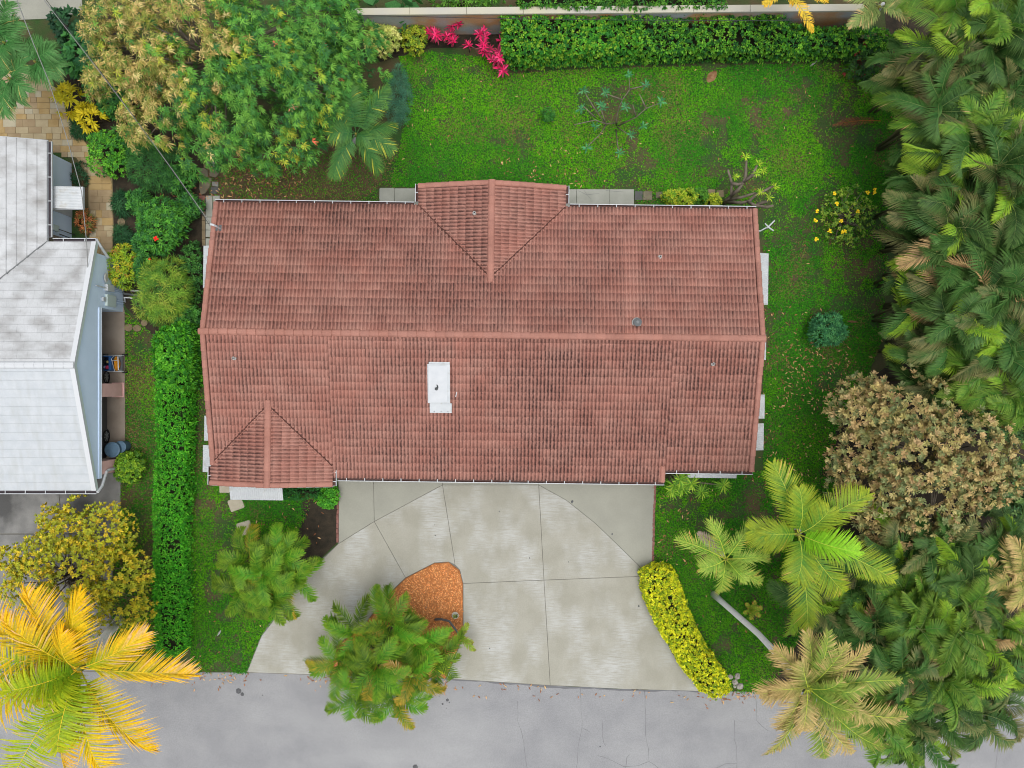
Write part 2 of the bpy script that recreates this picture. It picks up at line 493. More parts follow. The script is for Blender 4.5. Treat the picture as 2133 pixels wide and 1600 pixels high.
# driveway: separate cast slabs over a dark joint bed
drv = struct(thing('driveway', 'pale grey concrete driveway of cast slabs fanning out to the street', 'driveway', P(1020, 1220)))
RED = [(1120, 1428), (930, 1414)]
SLABS = {
    'a': [(706, 985), (778, 985), (780, 1086), (706, 1132)],
    'b': [(778, 985), (922, 985), (922, 1010), (780, 1086)],
    'c': [(706, 1132), (780, 1086), (845, 1203), (800, 1246), (760, 1300), (700, 1345), (690, 1406), (515, 1400), (545, 1325), (572, 1290), (605, 1240), (650, 1186)],
    'd': [(780, 1086), (922, 1010), (948, 1176), (935, 1170), (905, 1172), (845, 1203)],
    'e': [(922, 1010), (1122, 1010), (1133, 1208), (965, 1215), (958, 1187), (948, 1176)],
    'f': [(922, 985), (1122, 985), (1122, 1010), (922, 1010)],
    'g': [(1122, 1010), (1180, 1042), (1240, 1090), (1295, 1143), (1346, 1193), (1340, 1200), (1133, 1208)],
    'h': [(1122, 985), (1365, 985), (1358, 1188), (1346, 1193), (1295, 1143), (1240, 1090), (1180, 1042), (1122, 1010)],
    'i': [(965, 1215), (1133, 1208), (1146, 1427), (930, 1413), (948, 1368), (965, 1325)],
    'j': [(1133, 1208), (1340, 1200), (1358, 1270), (1400, 1360), (1470, 1438), (1460, 1439), (1300, 1435), (1146, 1427)]}
MB().prism(px_poly([(704, 984), (1366, 984), (1360, 1190), (1358, 1270), (1400, 1360), (1472, 1439), (1146, 1428), (930, 1414), (690, 1407), (513, 1401), (545, 1322), (605, 1237), (650, 1183), (704, 1133)]), -0.04, 0.018).build('joint_bed', M_joint, drv)
for k, pl in SLABS.items():
    MB().prism(inset(ccw(px_poly(pl)), 0.009), 0.0, 0.046 + random.uniform(-.002, .002), 0.006).build('slab', M_conc_plain if k in 'abfh' else M_conc, drv)

for x, y, r in ((1192, 1045, .07), (1275, 1112, .05), (1040, 1065, .03), (1103, 1162, .03), (907, 1115, .03), (905, 1093, .02), (1020, 1350, .03), (1330, 1262, .05), (640, 1370, .03), (1184, 1170, .025)):
    a = P(x, y)
    MB().add([(a[0] + r * random.uniform(.4, 1.1) * math.cos(2 * math.pi * k / 10), a[1] + r * random.uniform(.7, 1.3) * math.sin(2 * math.pi * k / 10), 0.0495) for k in range(10)], [list(range(10))]).build('stain', M_oil, drv)
isl = struct(thing('planting_island', 'pointed orange mulch island in the driveway', 'flower bed', P(890, 1290)))
ISL = [(845, 1203), (905, 1172), (935, 1170), (958, 1187), (965, 1215), (965, 1325), (948, 1368), (930, 1413), (800, 1408), (690, 1405), (700, 1345), (760, 1300), (800, 1246)]
mul = MB().prism(inset(ccw(px_poly(ISL)), 0.02), 0.0, 0.075, 0.03).build('mulch', M_mulch, isl)

beds = struct(MB().prism(px_poly([(590, 1050), (640, 1040), (703, 1045), (703, 1130), (650, 1180), (600, 1235), (575, 1200), (620, 1120)]), -.02, 0.006).build('bed_soil', M_bed))
struct(MB().prism(px_poly([(120, 60), (230, 20), (330, 120), (420, 330), (440, 420), (415, 690), (320, 700), (262, 640), (235, 540), (235, 360), (180, 280), (140, 230)]), -.02, 0.006).build('garden_soil', M_bed))
struct(MB().prism(px_poly([(1830, -100), (2600, -100), (2600, 1440), (1600, 1438), (1640, 1300), (1740, 1150), (1700, 1000), (1740, 850), (1850, 760), (1880, 400)]), -.02, 0.006).build('palm_bed_soil', M_bed))
struct(MB().prism(px_poly([(745, 30), (1070, 30), (1070, 100), (900, 100), (790, 130)]), -.02, 0.006).build('border_soil', M_bed))

struct(MB().prism(px_poly([(440, 300), (700, 300), (790, 345), (800, 385), (740, 425), (440, 425)]), -.02, 0.006).build('shaded_soil', M_dry))
# brick edging of the driveway
edge_l = struct(thing('brick_edging', 'row of pink bricks edging the garage end of the driveway beside the mulch', 'edging', P(703, 1080)))
edge_r = struct(thing('brick_edging', 'row of weathered pink bricks between driveway and the dracaena lawn', 'edging', P(1361, 1090)))
for par, x0, y0, x1, y1 in ((edge_l, 704, 1022, 703, 1130), (edge_r, 1364, 1010, 1359, 1186)):
    a, b = np.array(P2(x0, y0)), np.array(P2(x1, y1)); n = int(np.linalg.norm(b - a) / .205)
    me = None
    for i in range(n):
        c = a + (b - a) * (i + .5) / n
        if me is None:
            o = MB().bbox(-.05, .05, -.097, .097, 0, .06, .008).build('brick', M_brick, par, world=False); me = o.data
        else:
            o = link('brick', me, par)
        o.location = (c[0] - par.location[0] + random.uniform(-.012, .012), c[1] - par.location[1], random.uniform(-.01, .008)); o.rotation_euler = (random.uniform(-.05, .05), random.uniform(-.05, .05), random.uniform(-.09, .09))

# stepping stones and pads round the house
def slabthing(name, label, cat, pts, h, mat, b=.02, kind=None, group=None, z0=-.03):
    poly = px_poly(pts); c = np.mean(np.array(poly), axis=0)
    o = thing(name, label, cat, (c[0], c[1], 0), group=group, kind=kind)
    MB().prism(poly, z0, h, b).build('slab_stone', mat, o)
    return o


def rsq(cx, cy, w, h, a, r=.25):
    out = []
    for sx, sy in ((1, 1), (-1, 1), (-1, -1), (1, -1)):
        for q in range(3):
            t = math.atan2(sy, sx) + (q - 1) * .42
            out.append((cx + (sx * w / 2 * (1 - r) + math.cos(t) * r * w / 2 * 1.3) * math.cos(a) - (sy * h / 2 * (1 - r) + math.sin(t) * r * h / 2 * 1.3) * math.sin(a),
                        cy + (sx * w / 2 * (1 - r) + math.cos(t) * r * w / 2 * 1.3) * math.sin(a) + (sy * h / 2 * (1 - r) + math.sin(t) * r * h / 2 * 1.3) * math.cos(a)))
    return out


slabthing('stepping_stone', 'square pale stepping stone just south of the front gable awning', 'stepping stone', rsq(492, 1050, 29, 24, -.35), .05, M_step, group='stepping stones in the front lawn')
slabthing('stepping_stone', 'square pale stepping stone above the front lawn palm clump', 'stepping stone', rsq(510, 1100, 28, 26, -.3), .05, M_step, group='stepping stones in the front lawn')
slabthing('stepping_stone', 'stepping stone half hidden under the edge of the front gable', 'stepping stone', rsq(468, 1016, 20, 20, 0), .05, M_step, group='stepping stones in the front lawn')
pad = struct(thing('patio_pad', 'small concrete pad west of the rear gable', 'patio', P(828, 415)))
MB().prism(px_poly(rsq(806, 425, 30, 64, 0, .12)), -.03, .07, .01).build('slab', M_pad, pad); MB().prism(px_poly([(822, 393), (878, 393), (878, 455), (822, 455)]), -.03, .07, .01).build('slab', M_pad, pad)
pad = struct(thing('patio_pad', 'longer cracked concrete pad east of the rear gable', 'patio', P(1250, 415)))
for x0, x1 in ((1176, 1200.5), (1201, 1268.5), (1269, 1320)):
    MB().prism(px_poly([(x0, 395), (x1, 395), (x1, 455), (x0, 455)]), -.03, .07, .008).build('slab', M_pad, pad)
for c in ([(1204, 398), (1222, 407), (1248, 404)], [(1216, 397), (1230, 415)], [(1262, 398), (1300, 401)]): ribbon('crack', c, .014, M_crack, .0715, pad, .015)
for lab, x, y, w, h, m in (('dark stained paver touching the cracked rear pad', 1330, 408, 16, 18, 3), ('tan paver second from the cracked rear pad', 1349, 408, 18, 18, 1), ('small grey paver third from the cracked rear pad', 1373, 406, 13, 12, 1),
                           ('paver peeking out west of the clipped yellow shrub', 1391, 405, 10, 10, 1), ('paver peeking out east of the yellow green shrubs', 1482, 402, 14, 14, 2), ('reddish paver beside the bare frangipani trunk', 1500, 404, 14, 14, 2)):
    slabthing('paver', lab, 'paver', rsq(x, y, w, h, random.uniform(-.06, .06), .12), .04, M_flag[m], .008, group='pavers along the rear wall')
# flagstones north-west of the house
for lab, pts, m in (('pointed pale grey flagstone under the big tree', [(441, 318), (456, 351), (430, 342)], 0), ('rounded olive flagstone below the pointed pale one', [(437, 352), (455, 350), (457, 362), (450, 370), (437, 367)], 1),
                    ('brown olive flagstone at the west of the group', [(415, 354), (424, 350), (433, 355), (435, 368), (415, 374)], 1), ('thin tan flagstone wedged between three others', [(426, 342), (439, 350), (436, 354), (425, 349)], 2),
                    ('largest flagstone, a tall olive grey slab', [(417, 374), (442, 371), (437, 390), (428, 403), (419, 406), (415, 392)], 1), ('small white flagstone right of the largest one', [(442, 379), (455, 379), (455, 389), (443, 388)], 0),
                    ('dark slate flagstone below the small white one', [(440, 390), (455, 389), (457, 398), (450, 405), (439, 403)], 3)):
    slabthing('flagstone', lab, 'flagstone', pts, .05, M_flag[m], .012, group='flagstones by the house corner')
walk = struct(thing('side_walk', 'narrow paved walk along the west wall', 'walk', P(432, 450)))
WP = [((401, 408), (414, 441), 1), ((415, 408), (427, 418), 4), ((415, 419), (427, 429), 4), ((415, 430), (427, 438), 4), ((429, 408), (443, 452), 0), ((444, 408), (458, 440), 0), ((421, 441), (428, 449), 2), ((421, 450), (428, 459), 2), ((421, 460), (428, 479), 2), ((421, 480), (428, 498), 2), ((421, 499), (428, 512), 2),
      ((429, 453), (445, 465), 0), ((429, 466), (445, 479), 0), ((429, 480), (445, 494), 0), ((429, 497), (445, 512), 0)]
for (x0, y0), (x1, y1), m in WP:
    MB().prism(px_poly([(x0, y0), (x1, y0), (x1, y1), (x0, y1)]), -.03, .04 + random.uniform(-.006, .006), .006).build('paver', M_brick if m == 4 else (M_flag[2] if m == 2 else M_flag[1] if m == 1 else M_pad), walk)

# neighbour's paved terrace and path, one paver at a time
terr = struct(thing('paved_terrace', 'cream and gold stone terrace and path beside the white roofed house', 'terrace', P(120, 260)))
TP = [(-40, 150), (60, 150), (128, 190), (140, 245), (170, 285), (190, 320), (234, 372), (237, 480), (232, 560), (188, 560), (186, 372), (160, 330), (140, 318), (-40, 318)]
MB().prism(px_poly([(-40, 150), (60, 150), (128, 190), (140, 245), (172, 287), (195, 322), (234, 372), (237, 480), (232, 560), (186, 560), (184, 372), (160, 330), (140, 318), (-40, 318)]), -.05, .012).build('bedding', M_sand, terr)
LE = [(560, 188), (372, 186), (330, 163), (318, -45), (150, -45)]
RE = [(560, 232), (480, 236), (372, 233), (322, 196), (287, 171), (245, 141), (190, 128), (150, 62)]
def edge_at(E, y): return float(np.interp(y, [e[0] for e in E][::-1], [e[1] for e in E][::-1]))
y = 560.0
while y > 152:
    hh = random.choice([11, 13, 16]); l0, l1, r0, r1 = edge_at(LE, y), edge_at(LE, y - hh), edge_at(RE, y), edge_at(RE, y - hh)
    l0 = l1 = max(l0, l1) if abs(l0 - l1) > 30 else l0
    cuts = [0.0]; x = 0.0; wd = min(r0 - l0, r1 - l1)
    while True:
        x += random.choice([13, 17, 22, 27])
        if x > wd - 8: break
        cuts.append(x)
    cuts.append(None)
    for a_, b_ in zip(cuts[:-1], cuts[1:]):
        q0, q1 = l0 + a_, l1 + a_; e0_, e1_ = (r0, r1) if b_ is None else (l0 + b_, l1 + b_)
        MB().prism(px_poly([(q0 + .3, y - .3), (e0_ - .3, y - .3), (e1_ - .3, y - hh + .3), (q1 + .3, y - hh + .3)]), 0, .03 + random.uniform(-.003, .003), .004).build('paver', random.choice(M_pav[:3] + M_pav), terr)
    y -= hh
ndrv = struct(thing('neighbour_driveway', 'stained grey concrete driveway in front of the white roofed house', 'driveway', P(120, 1150)))
MB().prism(px_poly([(-400, 990), (253, 990), (250, 1110), (236, 1180), (225, 1399), (-400, 1397)]), -.05, .015).build('joint_bed', M_joint, ndrv)
for pl in ([(-400, 985), (120, 985), (127, 1066), (126, 1111), (-400, 1112)], [(121, 985), (252, 985), (249, 1110), (127, 1111), (128, 1066)], [(-400, 1114), (112, 1113), (112, 1398), (-400, 1396)], [(114, 1113), (249, 1112), (235, 1180), (224, 1399), (114, 1398)]):
    MB().prism(inset(ccw(px_poly(pl)), .006), 0, .042, .005).build('slab', M_dconc, ndrv)
struct(MB().prism(px_poly([(-300, -300), (150, -300), (172, 20), (140, 36), (90, 40), (30, 42), (-300, 60)]), -.04, .03, .006).build('far_apron', M_conc_plain))

# boundary wall behind the rear hedge
c = P(1250, 22, 2.15)
bw = thing('boundary_wall', 'rendered boundary wall with pale cap and orange stains behind the hedge', 'wall', (c[0], c[1], 0))
ya, yb = P(735, 24, 2.15), P(1800, 15, 2.15)
ang = math.atan2(yb[1] - ya[1], yb[0] - ya[0])
d = np.array([math.cos(ang), math.sin(ang)]); n_ = np.array([-d[1], d[0]])
Lw = np.linalg.norm((yb - ya)[:2])
def wquad(s0, s1, t0, t1): return [tuple(ya[:2] + d * s + n_ * t) for s, t in ((s0, t0), (s1, t0), (s1, t1), (s0, t1))]
MB().prism(wquad(0, Lw, -.1, .1), 0, 2.02).build('wall_body', M_wall, bw)
nseg = 9
for i in range(nseg):
    MB().prism(wquad(Lw * i / nseg + .004, Lw * (i + 1) / nseg - .004, -.15, .15), 2.03, 2.15, .015).build('coping', M_cap, bw)

# ------------------------------------------------------------------ the main house
T = 0.2493; ZE = 2.8; HL = 11.27; HS = 5.43
hc = np.array([-1.17, 1.956, 0.0]); ROT = math.radians(-0.74)
house = thing('tiled_house', 'wide single storey house with weathered pink clay tile roof', 'house', hc, ROT)
ORG[house.name] = np.zeros(3)
CR_, SR_ = math.cos(ROT), math.sin(ROT)
def L2W(x, y, z=0): return np.array([hc[0] + CR_ * x - SR_ * y, hc[1] + SR_ * x + CR_ * y, z])
def W2L(p): dx, dy = p[0] - hc[0], p[1] - hc[1]; return np.array([CR_ * dx + SR_ * dy, -SR_ * dx + CR_ * dy, p[2] if len(p) > 2 else 0])
def LP(px, py, z): return W2L(P(px, py, z))
def zroof(x, y): return ZE + T * (HS - abs(y))

ov = 0.5
# walls with openings' trim
MB().prism([(-HL + ov, HS - ov), (-HL + ov, -HS + .1), (-HL + ov, -6.3 + ov), (-6.2 - ov, -6.3 + ov), (-6.2 - ov, -HS + ov), (7.1, -HS + ov), (HL - ov, -HS + ov), (HL - ov, HS - ov), (3.32 - ov, HS - ov), (3.32 - ov, 6.33 - ov), (-2.78 + ov, 6.33 - ov), (-2.78 + ov, HS - ov)], 0, ZE - .12).build('wall', M_cream, house)
for sx in (-1, 1):
    x = sx * (HL - ov)
    MB().add([(x, -HS + ov, ZE - .12), (x, HS - ov, ZE - .12), (x, 0, ZE + T * (HS - .25) - .1), (x - sx * .15, -HS + ov, ZE - .12), (x - sx * .15, HS - ov, ZE - .12), (x - sx * .15, 0, ZE + T * (HS - .25) - .1)],
             [(0, 1, 2), (3, 5, 4), (0, 2, 5, 3), (1, 4, 5, 2)]).build('gable_wall', M_cream, house)
g = MB().box(-5.6, -.9, -HS + ov - .05, -HS + ov - .005, .03, 2.2).build('garage_door', M_white, house)
for i in range(4): MB().box(-5.55, -.95, -HS + ov - .075, -HS + ov - .052, .1 + i * .53, .56 + i * .53).build('door_panel', M_wmetal, g)
g = MB().box(.4, 4.8, -HS + ov - .05, -HS + ov - .005, .03, 2.2).build('garage_door', M_white, house)
for i in range(4): MB().box(.45, 4.75, -HS + ov - .075, -HS + ov - .052, .1 + i * .53, .56 + i * .53).build('door_panel', M_wmetal, g)
g = MB().box(5.6, 6.6, -HS + ov - .05, -HS + ov - .005, .03, 2.15).build('front_door', M_barkd, house)

roof = MB()
# deck under the tiles (main slopes, garage extension, two cross gables)
def deck(poly3, t=.06):
    n = len(poly3); roof.add([(p[0], p[1], p[2] - .015) for p in poly3] + [(p[0], p[1], p[2] - .015 - t) for p in poly3],
                             [list(range(n)), [2 * n - 1 - i for i in range(n)]] + [(i, n + i, n + (i + 1) % n, (i + 1) % n) for i in range(n)])
ZR = ZE + T * HS
deck([(-HL, 0, ZR), (HL, 0, ZR), (HL, HS, ZE), (-HL, HS, ZE)][::-1])
deck([(-HL, 0, ZR), (-HL, -HS, ZE), (HL, -HS, ZE), (HL, 0, ZR)])
GX0, GX1, GY = -6.2, 7.6, -5.93
deck([(GX0, -HS, ZE), (GX0, GY, ZE - T * .5), (GX1, GY, ZE - T * .5), (GX1, -HS, ZE)])
NG = dict(x0=-2.78, x1=3.32, yf=6.33, s=1); SG = dict(x0=-11.25, x1=-6.2, yf=-6.3, s=-1)
for G in (NG, SG):
    xm = (G['x0'] + G['x1']) / 2; hw = (G['x1'] - G['x0']) / 2; G['xm'] = xm; G['hw'] = hw; G['zr'] = ZE + T * hw
    ya_ = G['s'] * (HS - hw); G['ya'] = ya_
    for xe in (G['x0'], G['x1']):
        q = [(xm, ya_, G['zr']), (xm, G['yf'], G['zr']), (xe, G['yf'], ZE), (xe, G['s'] * HS, ZE)]
        if (q[1][0] - q[0][0]) * (q[2][1] - q[0][1]) - (q[1][1] - q[0][1]) * (q[2][0] - q[0][0]) < 0: q = q[::-1]
        deck(q)
    y = G['yf'] - G['s'] * ov
    MB().add([(G['x0'] + ov, y, ZE - .12), (G['x1'] - ov, y, ZE - .12), (xm, y, G['zr'] - .12), (G['x0'] + ov, y - G['s'] * .15, ZE - .12), (G['x1'] - ov, y - G['s'] * .15, ZE - .12), (xm, y - G['s'] * .15, G['zr'] - .12)],
             [(0, 1, 2), (3, 5, 4), (0, 2, 5, 3), (1, 4, 5, 2)]).build('gable_wall', M_cream, house)
roofo = roof.build('roof', M_under, house)

# one double roll tile
TW, TLEN, TEXP = 0.30, 0.41, 0.343
prof = []
for r in range(2):
    for x, z in ((0, 0), (.016, .045), (.054, .07), (.092, .045), (.108, 0)): prof.append((r * .15 + x - .15, z))
prof.append((.15, 0.0))
npf = len(prof)
TV = [(x, 0, z + .010) for x, z in prof] + [(x, TLEN, z * .9 + .002) for x, z in prof] + [(x, 0.0, .004) for x, z in prof]
TF = [(i, i + 1, npf + i + 1, npf + i) for i in range(npf - 1)] + [(2 * npf + i, 2 * npf + i + 1, i + 1, i) for i in range(npf - 1)]
TV = np.array(TV, float); TF = np.array(TF, int)
FLK = np.tile(np.array([1.1, 1.45, .5, .06, .65] * 2 + [1.1]), 3)  # one side of each roll darker: staining, plus rib shading put into the colour
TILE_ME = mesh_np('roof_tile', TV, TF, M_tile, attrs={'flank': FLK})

CT, ST = 1 / math.sqrt(1 + T * T), T / math.sqrt(1 + T * T)
tiles = []    # (matrix 4x4, tone)


def tone_at(wx, wy, u, j, bias=0.0):
    run = vnoise(u / .7, j / 1.5, 5)
    big = fbm(wx / 2.6, wy / 2.6, 21)
    t = .48 + (run - .5) * .42 + (big - .5) * .4 + bias * .8 + random.uniform(-.09, .1)
    return float(np.clip(t, 0.12, 0.98))


def field(u0, u1, vmax, frame, keep, bias):
    """frame(u, v) -> point, U dir, V dir ; v plan distance up from the eave"""
    nu = int(round((u1 - u0) / TW)); w = (u1 - u0) / nu
    nv = int(math.ceil(vmax / (TEXP * CT)))
    for j in range(nv):
        v = j * TEXP * CT
        for i in range(nu):
            u = u0 + (i + .5) * w
            p, U, Vd = frame(u, v)
            if not keep(p, u, v): continue
            Nn = np.cross(U, Vd)
            m = np.eye(4); m[:3, 0] = U * (w / TW); m[:3, 1] = Vd; m[:3, 2] = Nn; m[:3, 3] = p + Nn * .012
            ln = min(1.0, max(.2, (vmax + .06 - v) / (TLEN * CT)))
            m[:3, 1] *= ln
            tiles.append((m, tone_at(p[0], p[1], u, j, bias(p))))


X = np.array([1.0, 0, 0]); Y = np.array([0, 1.0, 0])
# north slope
def keepN(p, u, v):
    q = p + np.array([0, -.2, 0])
    inside = abs(q[0] - NG['xm']) < (q[1] - (HS - NG['hw'])) - .45
    return not inside
field(-HL + .22, HL - .22, HS - .03, lambda u, v: (np.array([-u, HS - v, ZE + T * v]), -X, np.array([0, -CT, ST])), keepN,
      lambda p: -.06 + .38 * max(0, 1 - abs(p[0] + 6.5) / 3.5) * max(0, (p[1] - 3.6) / 1.8) - (.5 if abs(p[0] - 6.02) < .3 and 0.4 < p[1] < 4.2 else 0) - .12 * (p[1] < 1))
# south slope, west part down to the main eave, middle part down to the garage eave
def keepS(p, u, v):
    q = p + np.array([0, .2, 0])
    return not (abs(q[0] - SG['xm']) < (-q[1] - (HS - SG['hw'])) - .45)
EXT = HS - GY * -1
e0 = 0.5
field(-HL + .22, GX0, HS - .03, lambda u, v: (np.array([u, -HS + v, ZE + T * v]), X, np.array([0, CT, ST])), keepS, lambda p: .0 - .1 * (p[1] > -.8))
field(GX0, GX1, HS + e0 - .03, lambda u, v: (np.array([u, GY + v, ZE - T * e0 + T * v]), X, np.array([0, CT, ST])), keepS,
      lambda p: .12 - .12 * (p[1] > -.7) - (.4 if abs(p[0] + .75) < .35 and -2.6 < p[1] < -.2 else 0))
field(GX1, HL - .22, HS - .03, lambda u, v: (np.array([u, -HS + v, ZE + T * v]), X, np.array([0, CT, ST])), lambda p, u, v: True, lambda p: .06 - .1 * (p[1] > -.7))
# cross gables
for G in (NG, SG):
    ylen = abs(G['yf'] - G['ya'])
    for side in (-1, 1):
        xe = G['x0'] if side < 0 else G['x1']
        U = Y * -side * -1 if side > 0 else -Y
        Vd = np.array([-side * CT, 0, ST])
        # u runs along U; cover from the gable front to the valley tip
        def fr(u, v, xe=xe, side=side, U=U, Vd=Vd): return (np.array([xe - side * v, U[1] * u, ZE + T * v]), U, Vd)
        ya_, yb_ = sorted((G['yf'] - G['s'] * .2, G['ya'] - G['s'] * .1))
        uu = sorted((U[1] * ya_, U[1] * yb_))
        def keepG(p, u, v, G=G, side=side):
            s_ = G['s']; lim = abs(G['ya']) + (abs(p[0] - side * .2 - G['xm']))
            return s_ * p[1] > lim - .35
        field(uu[0], uu[1], G['hw'] - .03, fr, keepG, lambda p, side=side, G=G: (.1 if side < 0 and G is NG else -.12 if G is NG else -.1))

# the tiles nearest the lens become parts of their own, the rest one mass
def dist(m): w = L2W(*m[:3, 3]); return (w[0]) ** 2 + (w[1]) ** 2 * 1.0 + (H - w[2]) ** 2
order = sorted(range(len(tiles)), key=lambda i: dist(tiles[i][0]))
single = set(order[:300])
RV, RF, RT = [], [], []
off = 0
Vh = np.c_[TV, np.ones(len(TV))]
for i, (m, tn) in enumerate(tiles):
    jit = np.array([random.uniform(-.004, .004), random.uniform(-.007, .007), random.uniform(-.003, .004)])
    m = m.copy(); m[:3, 3] += m[:3, :3] @ jit
    if i in single:
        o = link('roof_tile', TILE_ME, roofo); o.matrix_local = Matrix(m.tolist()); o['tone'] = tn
    else:
        RV.append((Vh @ m.T)[:, :3]); RF.append(TF + off); RT.append(np.full(len(TV), tn)); off += len(TV)
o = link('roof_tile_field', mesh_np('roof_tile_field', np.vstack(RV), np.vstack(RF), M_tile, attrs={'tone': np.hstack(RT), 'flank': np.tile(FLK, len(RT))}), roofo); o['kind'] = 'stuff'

# mortar lines down the valleys
for G in (NG, SG):
    for xe in (G['x0'], G['x1']):
        a_ = np.array([G['xm'], G['ya'], G['zr'] + .075]); b_ = np.array([xe, G['s'] * HS, ZE + .075])
        pts = [a_ + (b_ - a_) * t + np.array([random.uniform(-.012, .012), random.uniform(-.012, .012), 0]) for t in np.linspace(0.02, 1, 40)]
        MB().tube(pts, .024, 5).build('valley_mortar', M_under, roofo, world=False)
# ridge, rake and gable tiles: half round caps
def cap_mesh(name, r, ln, taper=.86, drop=.05, n=7):
    V = []; F = []
    for (y, rr, dz) in ((0, r, .03), (ln, r * taper, 0)):
        V.append((-rr * 1.02, y, -drop + dz))
        for k in range(n): a = math.pi * (1 - k / (n - 1)); V.append((rr * math.cos(a), y, rr * .72 * math.sin(a) + dz))
        V.append((rr * 1.02, y, -drop + dz))
    m_ = n + 2
    F = [(i, i + 1, m_ + i + 1, m_ + i) for i in range(m_ - 1)]; F.append(list(range(m_))[::-1]); F.append([m_ + i for i in range(m_)])
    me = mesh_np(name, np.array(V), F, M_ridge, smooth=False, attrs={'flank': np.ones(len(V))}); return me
RIDGE_ME = cap_mesh('ridge_tile', .15, .43, .84)
RAKE_ME = cap_mesh('rake_tile', .115, .40, .9, .14)
def caps(name, me, a, b, step, lift=0.0, tone=(.0, .25), side=0.0):
    a = np.array(a, float); b = np.array(b, float); d = b - a; L_ = np.linalg.norm(d); n = int(round(L_ / step)); d /= L_
    xa = np.cross(d, np.array([0, 0, 1.0])); xa /= np.linalg.norm(xa); up = np.cross(xa, d)
    for i in range(n):
        p = a + d * (i * L_ / n) + up * (lift + random.uniform(-.003, .003)) + xa * (side + random.uniform(-.006, .006))
        m = np.eye(4); m[:3, 0] = xa; m[:3, 1] = d; m[:3, 2] = up; m[:3, 3] = p
        o = link(name, me, roofo); o.matrix_local = Matrix(m.tolist()); o['tone'] = random.uniform(*tone)
caps('ridge_tile', RIDGE_ME, (HL, 0, ZR + .03), (-HL, 0, ZR + .03), .373)
caps('ridge_tile', RIDGE_ME, (NG['xm'], NG['yf'], NG['zr'] + .03), (NG['xm'], NG['ya'] - .1, NG['zr'] + .03), .34)
caps('ridge_tile', RIDGE_ME, (SG['xm'], SG['yf'], SG['zr'] + .03), (SG['xm'], SG['ya'] + .1, SG['zr'] + .03), .34)
for sx in (-1, 1):
    x = sx * (HL - .1)
    caps('rake_tile', RAKE_ME, (x, HS, ZE + .03), (x, .1, ZR + .03 - T * .1), .353, tone=(.05, .4))
    caps('rake_tile', RAKE_ME, (x, -HS, ZE + .03), (x, -.1, ZR + .03 - T * .1), .353, tone=(.05, .4))
caps('rake_tile', RAKE_ME, (GX1 - .1, GY, ZE - T * .5 + .03), (GX1 - .1, -HS + .1, ZE + .03), .30)
for G in (NG, SG):
    y = G['yf'] - G['s'] * .1
    for xe in (G['x0'], G['x1']):
        caps('rake_tile', RAKE_ME, (xe, y, ZE + .03), (G['xm'] + (-.12 if xe < G['xm'] else .12), y, G['zr'] + .03 - T * .12), .353, tone=(.0, .3))
# white rake boards
def board(a, b, w, h, mat, name='fascia', par=house):
    a = np.array(a, float); b = np.array(b, float); d = (b - a)[:2]; d = d / np.linalg.norm(d); nn = np.array([-d[1], d[0]]) * w / 2
    V = [(a[0] + nn[0], a[1] + nn[1], a[2]), (a[0] - nn[0], a[1] - nn[1], a[2]), (b[0] - nn[0], b[1] - nn[1], b[2]), (b[0] + nn[0], b[1] + nn[1], b[2])]
    V += [(v[0], v[1], v[2] - h) for v in V]
    return MB().add(V, [(0, 1, 2, 3), (7, 6, 5, 4), (0, 4, 5, 1), (1, 5, 6, 2), (2, 6, 7, 3), (3, 7, 4, 0)]).build(name, mat, par, world=False)
for sx in (-1, 1):
    for sy in (-1, 1): board((sx * (HL + .012), sy * HS, ZE - .06), (sx * (HL + .012), 0, ZR - .06), .03, .2, M_white)
for G in (NG, SG):
    for xe in (G['x0'], G['x1']): board((xe, G['yf'] + G['s'] * .012, ZE - .06), (G['xm'], G['yf'] + G['s'] * .012, G['zr'] - .06), .03, .2, M_white)

# gutters: a trough with white front lip, brown inside, and straps
def gutter(a, b, out, z, par=house, inside=M_gut, straps=.74):
    a = np.array(a, float); b = np.array(b, float); d = b - a; L_ = np.linalg.norm(d); d /= L_; o_ = np.array(out, float)
    w = .13
    pf = [(-.02, .0), (-.02, -.012), (.0, -.09), (w - .03, -.09), (w - .008, -.01), (w, 0), (w + .022, 0), (w + .022, -.11), (-.03, -.11), (-.03, 0)]
    V = []
    for q in (a, b):
        for t, zz in pf: V.append((q[0] + o_[0] * t, q[1] + o_[1] * t, z + zz))
    n = len(pf); F = [(i, (i + 1) % n, n + (i + 1) % n, n + i) for i in range(n)] + [list(range(n))[::-1], [n + i for i in range(n)]]
    go = MB().add(V, F).build('gutter', M_white, par, world=False)
    # brown inner face
    Vi = []
    for q in (a + d * .01, b - d * .01):
        for t, zz in ((-.015, -.006), (.004, -.084), (w - .034, -.084), (w - .012, -.012)): Vi.append((q[0] + o_[0] * t, q[1] + o_[1] * t, z + zz + .003))
    MB().add(Vi, [(0, 1, 5, 4), (1, 2, 6, 5), (2, 3, 7, 6)]).build('gutter_lining', inside, go, world=False)
    n = max(1, int(L_ / straps))
    me = None
    for i in range(n):
        q = a + d * (L_ * (i + .5) / n)
        if me is None:
            s = MB()
            e = .016
            for t0, t1 in ((-.03, w + .022),):
                pts = [(-d * e + o_ * t0), (d * e + o_ * t0), (d * e + o_ * t1), (-d * e + o_ * t1)]
                s.add([(p[0], p[1], .004) for p in pts] + [(p[0], p[1], .012) for p in pts], [(3, 2, 1, 0), (4, 5, 6, 7), (0, 1, 5, 4), (1, 2, 6, 5), (2, 3, 7, 6), (3, 0, 4, 7)])
            so = s.build('strap', M_wmetal, go, world=False); me = so.data
        else: so = link('strap', me, go)
        so.location = (q[0], q[1], z)
GZ = ZE - .02
